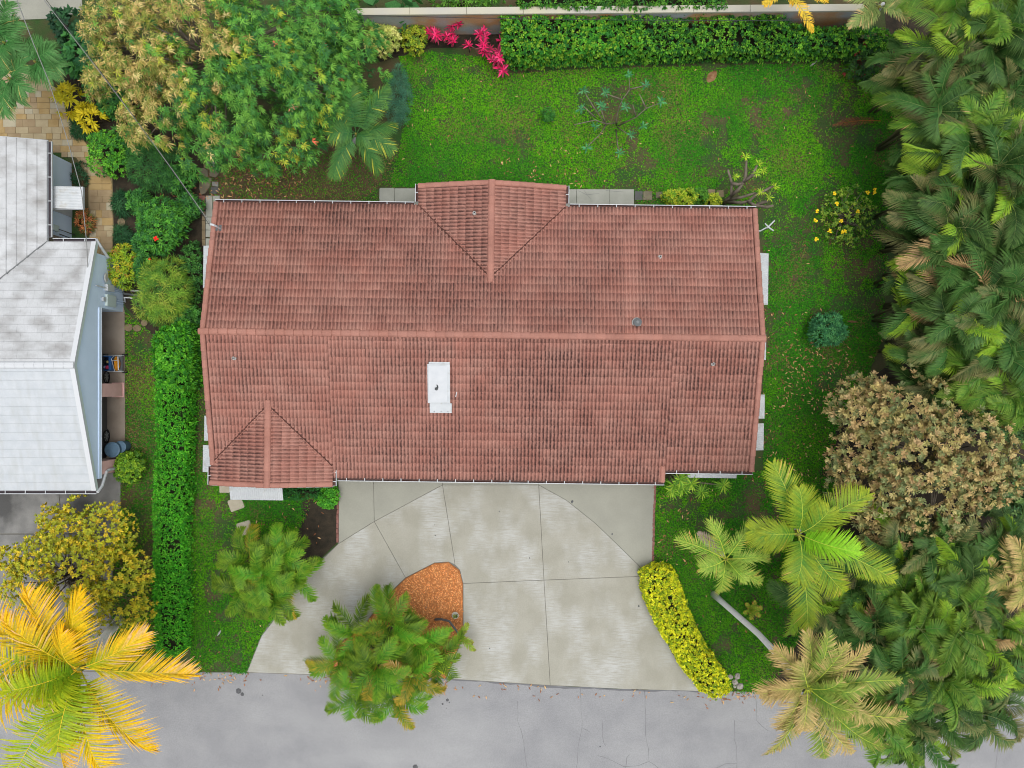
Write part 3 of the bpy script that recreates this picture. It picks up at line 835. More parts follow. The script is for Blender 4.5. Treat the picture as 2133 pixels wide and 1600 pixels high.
gutter((-HL + .02, HS), (NG['x0'] - .18, HS), (0, 1), GZ)
gutter((NG['x1'] + .18, HS), (HL - .02, HS), (0, 1), GZ)
gutter((NG['x0'], HS + .16), (NG['x0'], NG['yf']), (-1, 0), GZ, straps=.4)
gutter((NG['x1'], HS + .16), (NG['x1'], NG['yf']), (1, 0), GZ, straps=.4)
gutter((SG['x0'], -6.28), (SG['x0'], -HS - .1), (-1, 0), GZ, straps=.5)
gutter((SG['x1'], -6.28), (SG['x1'], -HS + .3), (1, 0), GZ, straps=.3)
gutter((GX0 + .17, GY), (GX1, GY), (0, -1), GZ - T * .5)
gutter((GX1 + .02, -HS), (HL - .02, -HS), (0, -1), GZ)

# roof fittings
def zsurf(p): return ZE + T * (HS - abs(p[1])) if abs(p[1]) < HS + .6 else ZE
# white curb box with apron and dark flue
vb = LP(914, 797, 3.7)
bx0, bx1 = LP(891, 800, 3.75)[0], LP(937.5, 800, 3.75)[0]
by1, by0 = LP(914, 759, 3.75)[1], LP(914, 840, 3.7)[1]
def slab_on_roof(x0, x1, y0, y1, h0, h1, mat, name, par):
    V = []
    for hh in (h0, h1):
        for x, y in ((x0, y0), (x1, y0), (x1, y1), (x0, y1)): V.append((x, y, zsurf((x, y)) + hh))
    return MB().add(V, [(3, 2, 1, 0), (4, 5, 6, 7), (0, 1, 5, 4), (1, 2, 6, 5), (2, 3, 7, 6), (3, 0, 4, 7)]).build(name, mat, par, world=False)
box = slab_on_roof(bx0, bx1, by0, by1, 0, .16, M_wmetal, 'flue_curb', house)
slab_on_roof(bx0 + .05, bx1 - .12, by0 + .05, by1 - .06, .161, .175, M_white, 'curb_lid', box)
slab_on_roof(bx0 + .2, bx0 + .38, by0 + .75, by0 + 1.0, .176, .20, M_white, 'lid_plate', box)
slab_on_roof(bx0 + .2, bx0 + .38, by0 + .25, by0 + .42, .176, .19, M_white, 'lid_plate', box)
slab_on_roof(bx0 + .07, bx1 + .06, by0 - .40, by0 - .003, .02, .10, M_wmetal, 'apron', box)
slab_on_roof(bx0 + .05, bx1 - .01, by1 + .003, by1 + .09, .02, .10, M_wmetal, 'apron', box)
for k in range(3): q = (bx0 + .25 + k * .28, by0 - .35); MB().lathe([(.02, 0), (.02, .012), (.008, .016)], q[0], q[1], 8, zsurf(q) + .1).build('screw_head', M_grey, box, world=False)
q = (bx0 + .36, by0 + .58); z0 = zsurf(q) + .175
MB().lathe([(.055, 0), (.055, .05), (.06, .06), (.062, .1), (.05, .12), (.03, .125)], q[0], q[1], 12, z0).build('flue_pipe', M_pipe_d, box, world=False)
MB().tube([(q[0] + .06, q[1] + .03, z0 + .03), (q[0] + .05, q[1] + .10, z0 + .05), (q[0] + .01, q[1] + .17, z0 + .05)], [.02, .025, .02], 6).build('flue_handle', M_pipe_d, box, world=False)
for px, py, r in ((988, 443, .055), (1376, 534, .055), (495, 747, .055), (1480, 759, .055)):
    q = LP(px, py, 3.55); z0 = zsurf(q)
    if 870 < px < 1180 and py < 600: z0 = ZE + T * (q[0] - NG['x0'])
    v = MB().lathe([(r * 1.5, 0), (r * 1.45, .05), (r, .07), (r, .2)], q[0], q[1], 12, z0 + .02).build('vent_pipe', M_pipe, house, world=False)
    MB().lathe([(r * .62, 0), (r * .62, .004)], q[0], q[1], 12, z0 + .222).build('vent_opening', M_black, v, world=False)
q = LP(1326, 672, 4.0); z0 = zsurf(q)
v = MB().lathe([(.16, 0), (.16, .07), (.1, .09), (.1, .22), (.17, .24), (.17, .27), (.06, .33)], q[0], q[1], 14, z0).build('exhaust_vent', M_grey, house, world=False)
MB().lathe([(.2, 0), (.2, .012)], q[0], q[1], 14, z0 + .05).build('flashing', M_pipe, v, world=False)
q = LP(452, 474, 3.2); z0 = zsurf(q)
ms = slab_on_roof(q[0] - .12, q[0] + .18, q[1] - .12, q[1] + .12, .05, .075, M_grey, 'service_flashing', house)
MB().tube([(q[0] + .1, q[1] - .02, z0), (q[0] + .1, q[1] - .02, z0 + .5), (q[0] + .06, q[1], z0 + .62), (q[0] - .1, q[1] + .05, z0 + .60)], [.04, .04, .045, .05], 8).build('service_mast', M_white, ms, world=False)
MAST = L2W(q[0] - .12, q[1] + .06, z0 + .6)
q = LP(950, 821, 3.6)
sc_ = thing('paper_scrap', 'white scrap lying on the tiles beside the flue box', 'litter', L2W(q[0], q[1], zsurf(q) + .06))
MB().add([(-.03, -.11, .03), (.0, -.12, .03), (.03, 0, .06), (.0, .01, .05), (.05, .1, .04), (.02, .11, .04), (0, -.12, .0), (.03, 0, .02), (.05, .1, .01)], [(0, 1, 2, 3), (3, 2, 4, 5), (1, 6, 7, 2), (2, 7, 8, 4)]).build('scrap_fold', M_white, sc_, world=False)

# awning shutters: ribbed white panels propped out from the wall
def awning(a, b, out, proj, zt=2.2, zb=1.75):
    """a, b ends of the hinge on the wall (local), out unit vector"""
    a = np.array(a, float); b = np.array(b, float); d = b - a; L_ = np.linalg.norm(d); d /= L_; o_ = np.array(out, float)
    n = max(6, int(L_ / .085)) * 2
    V = []; F = []
    for i in range(n + 1):
        s = L_ * i / n; r = .018 if i % 2 else 0
        for t, z in ((0, zt), (proj, zb)):
            p = a + d * s + o_ * t; V.append((p[0], p[1], z + r))
    for i in range(n): F.append((2 * i, 2 * i + 2, 2 * i + 3, 2 * i + 1))
    aw = MB().add(V, F).build('awning_shutter', M_wmetal, house, world=False)
    e = a + o_ * proj; f = b + o_ * proj
    MB().tube([(e[0], e[1], zb), (f[0], f[1], zb)], .022, 5).build('rail', M_white, aw, world=False)
    for q in (a + d * .08, b - d * .08):
        MB().tube([(q[0] + o_[0] * .02, q[1] + o_[1] * .02, 1.1), (q[0] + o_[0] * proj * .9, q[1] + o_[1] * proj * .9, zb - .01)], .014, 5).build('prop', M_wmetal, aw, world=False)
    m = (a + b) / 2 + o_ * .005
    wn_ = MB(); hw = L_ / 2 - .06
    for (s0, s1, z0, z1) in ((-hw, hw, 1.0, 2.1),):
        p, q = m + d * s0, m + d * s1; r1, r2 = p + o_ * .02, q + o_ * .02
        wn_.add([(p[0], p[1], z0), (q[0], q[1], z0), (r2[0], r2[1], z0), (r1[0], r1[1], z0), (p[0], p[1], z1), (q[0], q[1], z1), (r2[0], r2[1], z1), (r1[0], r1[1], z1)],
                [(0, 3, 2, 1), (4, 5, 6, 7), (0, 1, 5, 4), (1, 2, 6, 5), (2, 3, 7, 6), (3, 0, 4, 7)])
    wn_.build('window', M_glass, house, world=False)
WX, EX = -HL + ov, HL - ov
for xo, y0, y1 in ((425, 512, 600), (427, 866, 918), (424, 927, 983)):
    p0, p1 = LP(xo, y0, 1.75), LP(xo, y1, 1.75); awning((WX, p0[1]), (WX, p1[1]), (-1, 0), WX - p0[0])
for xo, y0, y1 in ((1600, 528, 635), (1595, 697, 750), (1592, 822, 872), (1590, 882, 938)):
    p0, p1 = LP(xo, y0, 1.75), LP(xo, y1, 1.75); awning((EX, p0[1]), (EX, p1[1]), (1, 0), p0[0] - EX)
for yo, x0, x1, wy, s in ((417, 520, 592, HS - ov, 1), (422, 770, 842, HS - ov, 1), (430, 1180, 1226, HS - ov, 1), (428, 1435, 1505, HS - ov, 1), (1040, 480, 590, -6.3 + ov, -1), (994, 1432, 1534, -HS + ov, -1)):
    p0, p1 = LP(x0, yo, 1.75), LP(x1, yo, 1.75); awning((p0[0], wy), (p1[0], wy), (0, s), abs(p0[1] - wy))
# downspouts
MB().tube([(GX0 + .3, GY - .05, 2.55), (GX0 + .3, GY + .3, 2.2), (GX0 + .3, -HS + ov - .05, 2.0), (GX0 + .3, -HS + ov - .05, .1)], .045, 6).build('downspout', M_white, house, world=False)
# forked white bracket sticking out from the east wall
q = LP(1583, 481, 2.4); q2 = LP(1600, 473, 2.5)
br = MB().tube([(EX, q[1], 2.3), (q[0] + .02, q[1] + .0, 2.38), (q2[0] - .12, q2[1] - .05, 2.45), (q2[0], q2[1], 2.5)], .028, 6).build('antenna_arm', M_wmetal, house, world=False)
for dx, dy in ((.26, .27), (-.14, .15), (.22, -.16), (-.04, -.05)):
    MB().tube([(q2[0], q2[1], 2.51), (q2[0] + dx, q2[1] + dy, 2.53)], [.035, .028], 6).build('antenna_blade', M_wmetal, br, world=False)

# ------------------------------------------------------------------ the white roofed neighbour
NX, NYR, NHS, NT, NZE = -17.38, 0.75, 5.2, 0.333, 2.6
NZR = NZE + NT * NHS
nh = thing('white_roofed_house', 'pale blue house with white flat tile roof, carport and gutters', 'house', (-20, 3, 0))
nroof = MB()
def nslab(q, t=.08):
    n = len(q); nroof.add([(p[0], p[1], p[2] - .02) for p in q] + [(p[0], p[1], p[2] - .02 - t) for p in q], [list(range(n)), [2 * n - 1 - i for i in range(n)]] + [(i, n + i, n + (i + 1) % n, (i + 1) % n) for i in range(n)])
XF = -30.0
nslab([(XF, NYR, NZR), (XF, NYR - NHS, NZE), (NX, NYR - NHS, NZE), (NX, NYR, NZR)])
nslab([(XF, NYR + NHS, NZE), (XF, NYR, NZR), (NX, NYR, NZR), (NX, NYR + NHS, NZE)])
WX1, WYN = -19.40, 10.2                         # east eave and north end of the wing
WR = -22.4; WZR = NZE + NT * (WX1 - WR)
nslab([(WR, 3.2, WZR), (WX1, 3.2, NZE), (WX1, WYN, NZE), (WR, WYN, WZR)])
nslab([(WR - 3, 3.2, NZE), (WR, 3.2, WZR), (WR, WYN, WZR), (WR - 3, WYN, NZE)])
nroofo = nroof.build('roof', M_wtileS, nh)
nct = 1 / math.sqrt(1 + NT * NT); nst = NT * nct
def flat_tile(name, w, ln, mat):
    e = w / 2 - (.0015 if mat is M_wtileN else 0)
    V = [(-e, 0, .0), (e, 0, .0), (e, .012, .03), (-e, .012, .03), (e, .045, .042), (-e, .045, .042), (e, ln, .004), (-e, ln, .004), (e, ln, -.01), (-e, ln, -.01)]
    return mesh_np(name, np.array(V), [(0, 1, 2, 3), (3, 2, 4, 5), (5, 4, 6, 7), (0, 3, 5, 7, 9), (1, 8, 6, 4, 2)], mat)
FW, FE = .42, .372
FT_N, FT_S = flat_tile('roof_tile', FW, .42, M_wtileN), flat_tile('roof_tile', FW, .42, M_wtileS)
nt_all = []
def nfield(end, count, vmax, frame, keep, me):
    """rows of broken bond tiles; u counts back from the verge"""
    nv = int(math.ceil(vmax / (FE * nct)))
    for j in range(nv):
        v = j * FE * nct
        row = [(end - FW / 2 - i * FW, 1.0) for i in range(count)] if j % 2 == 0 else [(end - FW / 4, .5)] + [(end - FW - i * FW, 1.0) for i in range(count)]
        for x, sc in row:
            p, U, Vd = frame(x, v)
            if not keep(p): continue
            N_ = np.cross(U, Vd); m = np.eye(4); m[:3, 0] = U * sc; m[:3, 1] = Vd * min(1, (vmax + .03 - v) / (.42 * nct)); m[:3, 2] = N_; m[:3, 3] = p + N_ * random.uniform(.0, .003) - ORG[nh.name]
            nt_all.append((m, me, p))
nx_ = int((NX - XF) / FW) - 1
nfield(NX - .02, nx_, NHS - .02, lambda x, v: (np.array([x, NYR - NHS + v, NZE + NT * v]), X, np.array([0, nct, nst])), lambda p: True, FT_S)
def keep_nn(p): return not (p[0] < WX1 - .3 and (NYR + NHS - p[1]) < (WX1 - .55 - p[0]))
nfield(NX - .02, nx_, NHS - .02, lambda x, v: (np.array([x, NYR + NHS - v, NZE + NT * v]), -X, np.array([0, -nct, nst])), keep_nn, FT_N)
nfield(WYN - .04, 16, WX1 - WR - .02, lambda x, v: (np.array([WX1 - v, x, NZE + NT * v]), Y, np.array([-nct, 0, nst])), lambda p: p[1] > NYR + NHS - (WX1 - p[0]) - .35, FT_N)
nt_all.sort(key=lambda t: t[2][0] ** 2 + t[2][1] ** 2)
vis = [t for t in nt_all if t[2][0] > -21.4]
rest = [t for t in nt_all if t[2][0] <= -21.4] + vis[300:]
for m, me, p in vis[:300]:
    o = link('roof_tile', me, nroofo); o.matrix_local = Matrix(m.tolist())
for me, nm in ((FT_N, 'weathered_tile_field'), (FT_S, 'clean_tile_field')):
    V0 = np.array([v.co[:] for v in me.vertices]); fl = [list(p.vertices) for p in me.polygons]; VV = []; FF = []
    for m, me_, p in rest:
        if me_ is not me: continue
        b = len(VV) * len(V0); VV.append((np.c_[V0, np.ones(len(V0))] @ m.T)[:, :3]); FF += [[i + b for i in f] for f in fl]
    if VV:
        o = link(nm, mesh_np(nm, np.vstack(VV), FF, me.materials[0]), nroofo); o['kind'] = 'stuff'
pts = [np.array([WX1 - d_, NYR + NHS - d_, NZE + NT * d_ + .045]) + np.array([random.uniform(-.01, .01), random.uniform(-.01, .01), 0]) for d_ in np.linspace(0, 2.9, 26)]
MB().tube(pts, .026, 5).build('valley_flashing', M_grey, nroofo)
# ridge caps
ncap = None
x = NX + .02
while x > -22.5:
    if ncap is None:
        V = []
        for y in (0, .42):
            for a, z in ((-.17, -.06), (-.1, .05), (0, .085), (.1, .05), (.17, -.06)): V.append((y * -1, a, z + (.02 if y == 0 else 0)))
        ncap = mesh_np('ridge_tile', np.array(V), [(i, i + 1, 5 + i + 1, 5 + i) for i in range(4)] + [(4, 3, 2, 1, 0), (5, 6, 7, 8, 9)], M_wridge)
    o = link('ridge_tile', ncap, nroofo); o.location = (x + 20, NYR - 3, NZR + .01); x -= .39
# rake trim, white flat verge and mint board
def nboard(a, b, x0, x1, h, mat, name):
    V = [(x0, a[0], a[1]), (x1, a[0], a[1]), (x1, b[0], b[1]), (x0, b[0], b[1])]; V += [(v[0], v[1], v[2] - h) for v in V]
    F = [(0, 1, 2, 3), (7, 6, 5, 4), (0, 4, 5, 1), (1, 5, 6, 2), (2, 6, 7, 3), (3, 7, 4, 0)]
    return MB().add(V, F).build(name, mat, nh)
for sy in (-1, 1):
    e = (NYR + sy * NHS, NZE + .05); r = (NYR, NZR + .05)
    nboard(e, r, NX - .16, NX + .03, .07, M_wridge, 'verge_trim'); nboard((e[0], e[1] - .072), (r[0], r[1] - .072), NX - .06, NX + .02, .17, M_mint, 'rake_board')
# gable wall over the carport beam, walls
XW = -17.46
gy0, gy1 = NYR - NHS + .45, NYR + NHS - .45
zz = lambda y: NZE + NT * (NHS - abs(y - NYR)) - .14
MB().add([(XW, gy0, 2.25), (XW, gy1, 2.25), (XW, gy1, zz(gy1)), (XW, NYR, zz(NYR)), (XW, gy0, zz(gy0)), (XW - .2, gy0, 2.25), (XW - .2, gy1, 2.25), (XW - .2, gy1, zz(gy1)), (XW - .2, NYR, zz(NYR)), (XW - .2, gy0, zz(gy0))],
         [(0, 1, 2, 3, 4), (9, 8, 7, 6, 5), (0, 5, 6, 1), (1, 6, 7, 2), (2, 7, 8, 3), (3, 8, 9, 4), (4, 9, 5, 0)]).build('gable_wall', M_blue, nh)
MB().box(XW - .2, XW + .045, gy0, 3.24, 2.05, 2.245).build('carport_beam', M_blue, nh)
MB().box(XW + .046, XW + .06, gy0, 3.24, 2.04, 2.07).build('beam_trim', M_white, nh)
MB().box(-30, XW, 3.24, gy1, 0, 2.245).build('wall', M_blue, nh)
MB().box(-30, -19.78, gy1 + .002, WYN - .3, 0, 2.5).build('wall', M_blue, nh)
MB().box(-30, -22.6, gy0, 3.238, 0, 2.5).build('wall', M_blue, nh)
MB().box(-22.59, XW - .21, gy0 + .3, 3.2, 2.26, 2.32).build('carport_ceiling', M_white, nh)
for y0, y1 in ((-.55, .02), (-3.85, -3.3)):
    pb = MB().box(XW - .42, XW + .03, y0, y1, 0, 2.045).build('carport_pillar', M_pink, nh)
    MB().box(XW - .46, XW + .07, y0 - .04, y1 + .04, 0, .12).build('plinth', M_pink, pb)
cs = struct(MB().prism(px_poly([(260, 648), (261, 945), (235, 990), (-300, 990), (-300, 640), (258, 640)]), -.03, .036, .006).build('carport_slab', M_tconc))
# gutters
def ngutter(a, b, out):
    a2 = (np.array(a) - ORG[nh.name][:2]); b2 = (np.array(b) - ORG[nh.name][:2])
    gutter(a2, b2, out, NZE - .03, nh, M_gutd, .8)
ngutter((WX1, NYR + NHS + .2), (WX1, WYN - .05), (1, 0))
ngutter((WX1 + .2, NYR + NHS), (NX - .02, NYR + NHS), (0, 1))
ngutter((XF, NYR - NHS), (NX - .02, NYR - NHS), (0, -1))
# downspouts
MB().tube([(NX, NYR + NHS + .1, 2.55), (NX + .05, NYR + NHS - .15, 2.3), (XW + .1, NYR + NHS - .5, 1.6), (XW + .12, NYR + NHS - .55, 1.2), (XW + .1, NYR + NHS - .6, .1)], .06, 6).build('downspout', M_white, nh)
MB().tube([(NX + .02, NYR - NHS - .08, 2.5), (NX + .06, NYR - NHS + .15, 2.2), (NX + .0, -3.75, 1.7), (XW + .09, -3.7, 1.5), (XW + .09, -3.68, .1)], .06, 6).build('downspout', M_white, nh)
# side door canopy, ribbed
cx0, cx1 = -19.78, -18.2; cyn, cys = 8.36, 7.42
V = []; n = 16
for i in range(n + 1):
    y = cys + (cyn - cys) * i / n; r = .014 if i % 2 else 0
    V += [(cx0, y, 2.28 + r), (cx1, y, 2.08 + r)]
cp = MB().add(V, [(2 * i + 2, 2 * i, 2 * i + 1, 2 * i + 3) for i in range(n)]).build('door_canopy', M_wmetal, nh)
MB().box(cx0, cx1 + .02, cys - .02, cys - .003, 1.98, 2.10).build('canopy_valance', M_white, cp); MB().box(cx1 + .003, cx1 + .02, cys, cyn, 1.96, 2.12).build('canopy_valance', M_white, cp)
MB().box(-19.78, -19.73, cys + .05, cyn - .05, .04, 2.0).build('side_door', M_white, nh)
# meters and boxes on the walls
for x0, x1, y0, y1, z0, z1, m, nm in ((-19.775, -19.62, 6.6, 6.85, 1.3, 1.75, M_mint, 'wall_box'), (-19.775, -19.66, 6.05, 6.4, .9, 2.0, M_tconc, 'wall_vent'),
                                      (XW + .005, XW + .16, 4.0, 4.28, 1.15, 1.75, M_wmetal, 'meter_box'), (XW + .005, XW + .12, 3.35, 3.85, .9, 1.7, M_mint, 'breaker_panel'), (XW + .005, XW + .1, 3.52, 3.7, 1.78, 2.0, M_wmetal, 'junction_box')):
    MB().bbox(x0, x1, y0, y1, z0, z1, .015).build(nm, m, nh)
MB().tube([(XW + .09, 4.12, 2.6), (XW + .09, 4.1, 1.75)], .03, 6).build('conduit', M_white, nh)
for yy in (4.05, 4.12, 4.2, 3.5, 3.6, 3.7): MB().tube([(XW + .05, yy, 1.2), (XW + .05, yy, .05)], .018, 5).build('conduit', M_blue, nh)
MB().tube([(-19.62, 6.7, 1.35), (-19.6, 6.68, .05)], .02, 5).build('conduit', M_gutd, nh); MB().tube([(-19.62, 6.5, 1.3), (-19.6, 6.46, .05)], .02, 5).build('conduit', M_gutd, nh)
sd = [(.21 * math.cos(a), .16 * math.sin(a)) for a in np.linspace(0, 2 * math.pi, 14)[:-1]]
MB().add([(XW + .08, 4.55 + a, 1.75 + b) for a, b in sd] + [(XW + .12, 4.55 + a * .8, 1.75 + b * .8) for a, b in sd], [list(range(13)), [25 - i for i in range(13)]] + [(i, (i + 1) % 13, 13 + (i + 1) % 13, 13 + i) for i in range(13)]).build('satellite_dish', M_pipe, nh)
# water pipe fittings beside the wall
wp = thing('water_pipes', 'grey water pipes with white bent fitting at the foot of the blue wall', 'pipes', P(275, 612))
MB().tube([P(255, 611, .1), P(275, 614, .12), P(296, 616, .12)], .05, 6).build('pipe', M_grey, wp)
MB().tube([P(272, 605, .25), P(285, 606, .25), P(297, 607, .25)], .04, 6).build('pipe', M_pipe, wp)
MB().tube([P(261, 629, .02), P(259, 620, .35), P(270, 620, .38), P(275, 622, .3)], .035, 6).build('bent_pipe', M_white, wp)
slabthing('stepping_stone', 'round tan stepping stone nearest the pipes in the neighbour strip', 'stepping stone', [(268 + 9 * math.cos(a), 683 + 8 * math.sin(a)) for a in np.linspace(0, 6.28, 11)[:-1]], .04, M_flag[2], .01, group='round stepping stones')
slabthing('stepping_stone', 'round tan stepping stone between two others in the neighbour strip', 'stepping stone', [(286 + 9 * math.cos(a), 684 + 7 * math.sin(a)) for a in np.linspace(0, 6.28, 11)[:-1]], .04, M_flag[2], .01, group='round stepping stones')
slabthing('stepping_stone', 'round tan stepping stone closest to the bushy palms', 'stepping stone', [(301 + 7 * math.cos(a), 673 + 7 * math.sin(a)) for a in np.linspace(0, 6.28, 11)[:-1]], .04, M_flag[2], .01, group='round stepping stones')
slabthing('stepping_stone', 'round tan stepping stone beside the cream path', 'stepping stone', [(253 + 8 * math.cos(a), 463 + 9 * math.sin(a)) for a in np.linspace(0, 6.28, 11)[:-1]], .04, M_flag[2], .01, group='round stepping stones')

# car in the carport
cpos = np.array([-18.92, -1.03, .037])
car = thing('parked_car', 'charcoal grey car standing under the carport roof', 'car', cpos)
bodyp = [(-2.25, .35), (-2.25, .75), (-2.0, .85), (-1.0, .95), (-.45, 1.38), (.95, 1.42), (1.75, 1.0), (2.2, .92), (2.28, .6), (2.2, .3), (-2.1, .3)]
def carloft(pts, hw, mat, name, par):
    V = []; n = len(pts)
    for sx, inset_ in ((-1, 0), (-1, 1), (1, 1), (1, 0)):
        for (y, z) in pts:
            k = (hw - (.16 if z > 1.1 else 0.03 if z > .8 else 0)) * sx
            V.append((k * (1 if not inset_ else .92), y * (1 if not inset_ else .99), z + (0.03 if inset_ else 0)))
    F = []
    for s_ in range(3):
        for i in range(n): F.append((s_ * n + i, s_ * n + (i + 1) % n, (s_ + 1) * n + (i + 1) % n, (s_ + 1) * n + i))
    F.append(list(range(n))[::-1]); F.append([3 * n + i for i in range(n)])
    return MB().add(V, F).build(name, mat, par, world=False)
carloft(bodyp, .89, M_car, 'body', car)
for sx in (-1, 1):
    for y in (-1.3, 1.34):
        w = MB(); V = []
        for (r, xx) in ((.335, -.1), (.335, .08), (.24, .1), (.22, .07)):
            for k in range(20): a = 2 * math.pi * k / 20; V.append((sx * (.80 + xx), y + r * math.cos(a), .335 + r * math.sin(a)))
        F = [(i * 20 + k, i * 20 + (k + 1) % 20, (i + 1) * 20 + (k + 1) % 20, (i + 1) * 20 + k) for i in range(3) for k in range(20)]
        wo = w.add(V, F).build('wheel', M_dark, car, world=False)
        rm = MB().add([(sx * .872, y + .225 * math.cos(2 * math.pi * k / 20), .335 + .225 * math.sin(2 * math.pi * k / 20)) for k in range(20)], [list(range(20))])
        rim = rm.build('rim', M_grey, wo, world=False)
        for k in range(7):
            a = 2 * math.pi * k / 7
            MB().tube([(sx * .89, y, .335), (sx * .885, y + .22 * math.cos(a), .335 + .22 * math.sin(a))], [.035, .022], 4).build('spoke', M_alloy, wo, world=False)
    MB().add([(sx * .755, -.75, 1.02), (sx * .755, 1.55, 1.04), (sx * .74, .9, 1.34), (sx * .74, -.4, 1.31)], [(0, 1, 2, 3)]).build('side_window', M_glass, car, world=False)
    MB().box(sx * .5 - .2, sx * .5 + .2, -2.29, -2.24, .62, .74).build('headlight', M_wmetal, car, world=False)
    MB().box(sx * .62 - .15, sx * .62 + .15, 2.25, 2.3, .68, .85).build('tail_light', M_pinkp, car, world=False)

# garden cart with its load
b0 = P(233, 757, .4); b0[2] = .037
cart = thing('utility_cart', 'white tube framed cart by the carport edge', 'cart', b0)
def cp_(dx, dy, z): return (b0[0] + dx, b0[1] + dy, b0[2] + z)
for dy in (-.36, .36):
    MB().tube([cp_(-.45, dy, .3), cp_(.05, dy, .3), cp_(.46, dy, .22)], .02, 6).build('side_rail', M_white, cart)
MB().tube([cp_(.1, -.36, .3), cp_(.1, .2, .62), cp_(.1, .36, .3)], .018, 6).build('hoop', M_white, cart)
MB().tube([cp_(.46, -.36, .22), cp_(.45, -.3, .7), cp_(.43, .28, .7), cp_(.44, .36, .22)], .022, 6).build('handle', M_white, cart)
MB().tube([cp_(.12, .12, .62), cp_(.44, .12, .7)], .012, 6).build('brace', M_white, cart)
for dx, dy in ((.46, -.4), (.46, .4), (-.4, -.4), (-.4, .4)):
    V = []
    for (r, yy) in ((.11, -.03), (.11, .03), (.05, .035)):
        for k in range(14): a = 2 * math.pi * k / 14; V.append(cp_(dx + r * math.cos(a), dy + yy * (1 if dy > 0 else -1), .11 + r * math.sin(a)))
    MB().add(V, [(i * 14 + k, i * 14 + (k + 1) % 14, (i + 1) * 14 + (k + 1) % 14, (i + 1) * 14 + k) for i in range(2) for k in range(14)] + [[28 + k for k in range(14)]]).build('wheel', M_dark, cart)
MB().box(b0[0] - .45, b0[0] + .44, b0[1] - .33, b0[1] + .33, b0[2] + .26, b0[2] + .29).build('deck', M_grey, cart)
tt = thing('storage_tote', 'open blue tote filled with toys on the white cart', 'tote', cp_(-.16, 0, .29))
for x0, x1, y0, y1 in ((-.46, .08, -.32, -.29), (-.46, .08, .29, .32), (-.46, -.43, -.289, .289), (-.02, .08, -.289, .289)):
    MB().box(b0[0] + x0, b0[0] + x1, b0[1] + y0, b0[1] + y1, b0[2] + .3, b0[2] + .62).build('side', M_tote, tt)
MB().box(b0[0] - .43, b0[0] - .02, b0[1] - .289, b0[1] + .289, b0[2] + .3, b0[2] + .40).build('lining', M_totei, tt)
for nm, lab, dx, dy, w, h, z, m in (('toy_block', 'pink rounded item in the tote corner', -.1, -.18, .16, .2, .24, M_pinkp), ('toy_block', 'lavender item beside the pink one in the tote', -.24, -.17, .12, .18, .2, M_lav), ('toy_block', 'black item in the middle of the tote', -.25, .08, .16, .24, .22, M_black), ('toy_block', 'pale yellow item in the tote', -.1, .06, .12, .16, .2, M_yel)):
    o = thing(nm, lab, 'item', cp_(dx, dy, .4), group='things in the tote')
    MB().lathe([(w * .45, 0), (w * .55, .05), (w * .5, z - .04), (w * .25, z)], b0[0] + dx, b0[1] + dy, 8, b0[2] + .405).build('item_body', m, o)
bag = thing('orange_bag', 'crumpled orange bag hung on the cart handle', 'bag', cp_(.27, 0, .3))
V = []; F = []
for i in range(7):
    for k in range(10):
        a = 2 * math.pi * k / 10; rr = math.sin(math.pi * (i + .6) / 7.4)
        V.append(cp_(.27 + .13 * rr * math.cos(a) * random.uniform(.8, 1.2), -.02 + .32 * rr * math.sin(a) * random.uniform(.85, 1.15), .30 + .34 * i / 6))
for i in range(6):
    for k in range(10): F.append((i * 10 + k, i * 10 + (k + 1) % 10, (i + 1) * 10 + (k + 1) % 10, (i + 1) * 10 + k))
F.append([60 + k for k in range(10)]); MB().add(V, F).build('bag_cloth', M_orange, bag)
for lab, px, py, r, h in (('blue grey barrel with flat lid, the larger one, by the pink pillar', 234, 937, .32, .85), ('smaller blue grey barrel tucked behind the larger one', 251, 931, .25, .6)):
    p = P(px, py, h); o = thing('barrel', lab, 'barrel', (p[0], p[1], .037), group='blue barrels')
    MB().lathe([(r * .86, 0), (r * .95, h * .3), (r, h * .9), (r * 1.03, h * .93)], p[0], p[1], 20, .037).build('drum', M_bin, o)
    MB().lathe([(r * 1.06, 0), (r * 1.06, .04), (r * .9, .06), (r * .85, .045), (r * .2, .05)], p[0], p[1], 20, .037 + h * .935).build('lid', M_bin, o)

# overhead cables
def cable(lab, pts, r, mat, sag=0.0):
    p3 = []
    pts = [P(*p) for p in pts]
    if len(pts) == 2:
        a, b = pts
        for i in range(25): t = i / 24; q = a + (b - a) * t; q[2] -= sag * 4 * t * (1 - t); p3.append(q)
    else: p3 = pts
    o = MB().tube(p3, r, 6).build('overhead_cable', mat); tag(o, lab, 'cable', 'overhead cables')
a_ = P(68, -30, 7.0)
for k, (dx, lab) in enumerate(((0, 'upper grey service cable running down to the tiled house mast'), (5, 'lower grey service cable twisted beside the upper one to the tiled house'))):
    a = P(68 + dx, -30 + 0, 7.0); b = MAST + np.array([-.02 * k, .04 - .1 * k, -.06 * k])
    p3 = [];
    for i in range(29): t = i / 28; q = a + (b - a) * t; q[2] -= .5 * 4 * t * (1 - t) * (1 + .12 * k); p3.append(q)
    o = MB().tube(p3, .014 - .003 * k, 6).build('overhead_cable', M_cable if k == 0 else M_cabled); tag(o, lab, 'cable', 'overhead cables')
cable('grey service cable running down to the white roofed house', [(20, -40, 7.0), (70, 92, 6.2), (100, 165, 5.6), (140, 290, 4.8), (170, 400, 4.1), (180, 500, 3.4), (183, 560, 3.0), (184, 590, 2.75)], .016, M_cable)
cable('black drip loop of cable on the blue gable wall', [(184, 590, 2.75), (190, 598, 2.5), (202, 602, 2.3), (207, 608, 2.1), (206, 612, 2.0)], .016, M_cabled)
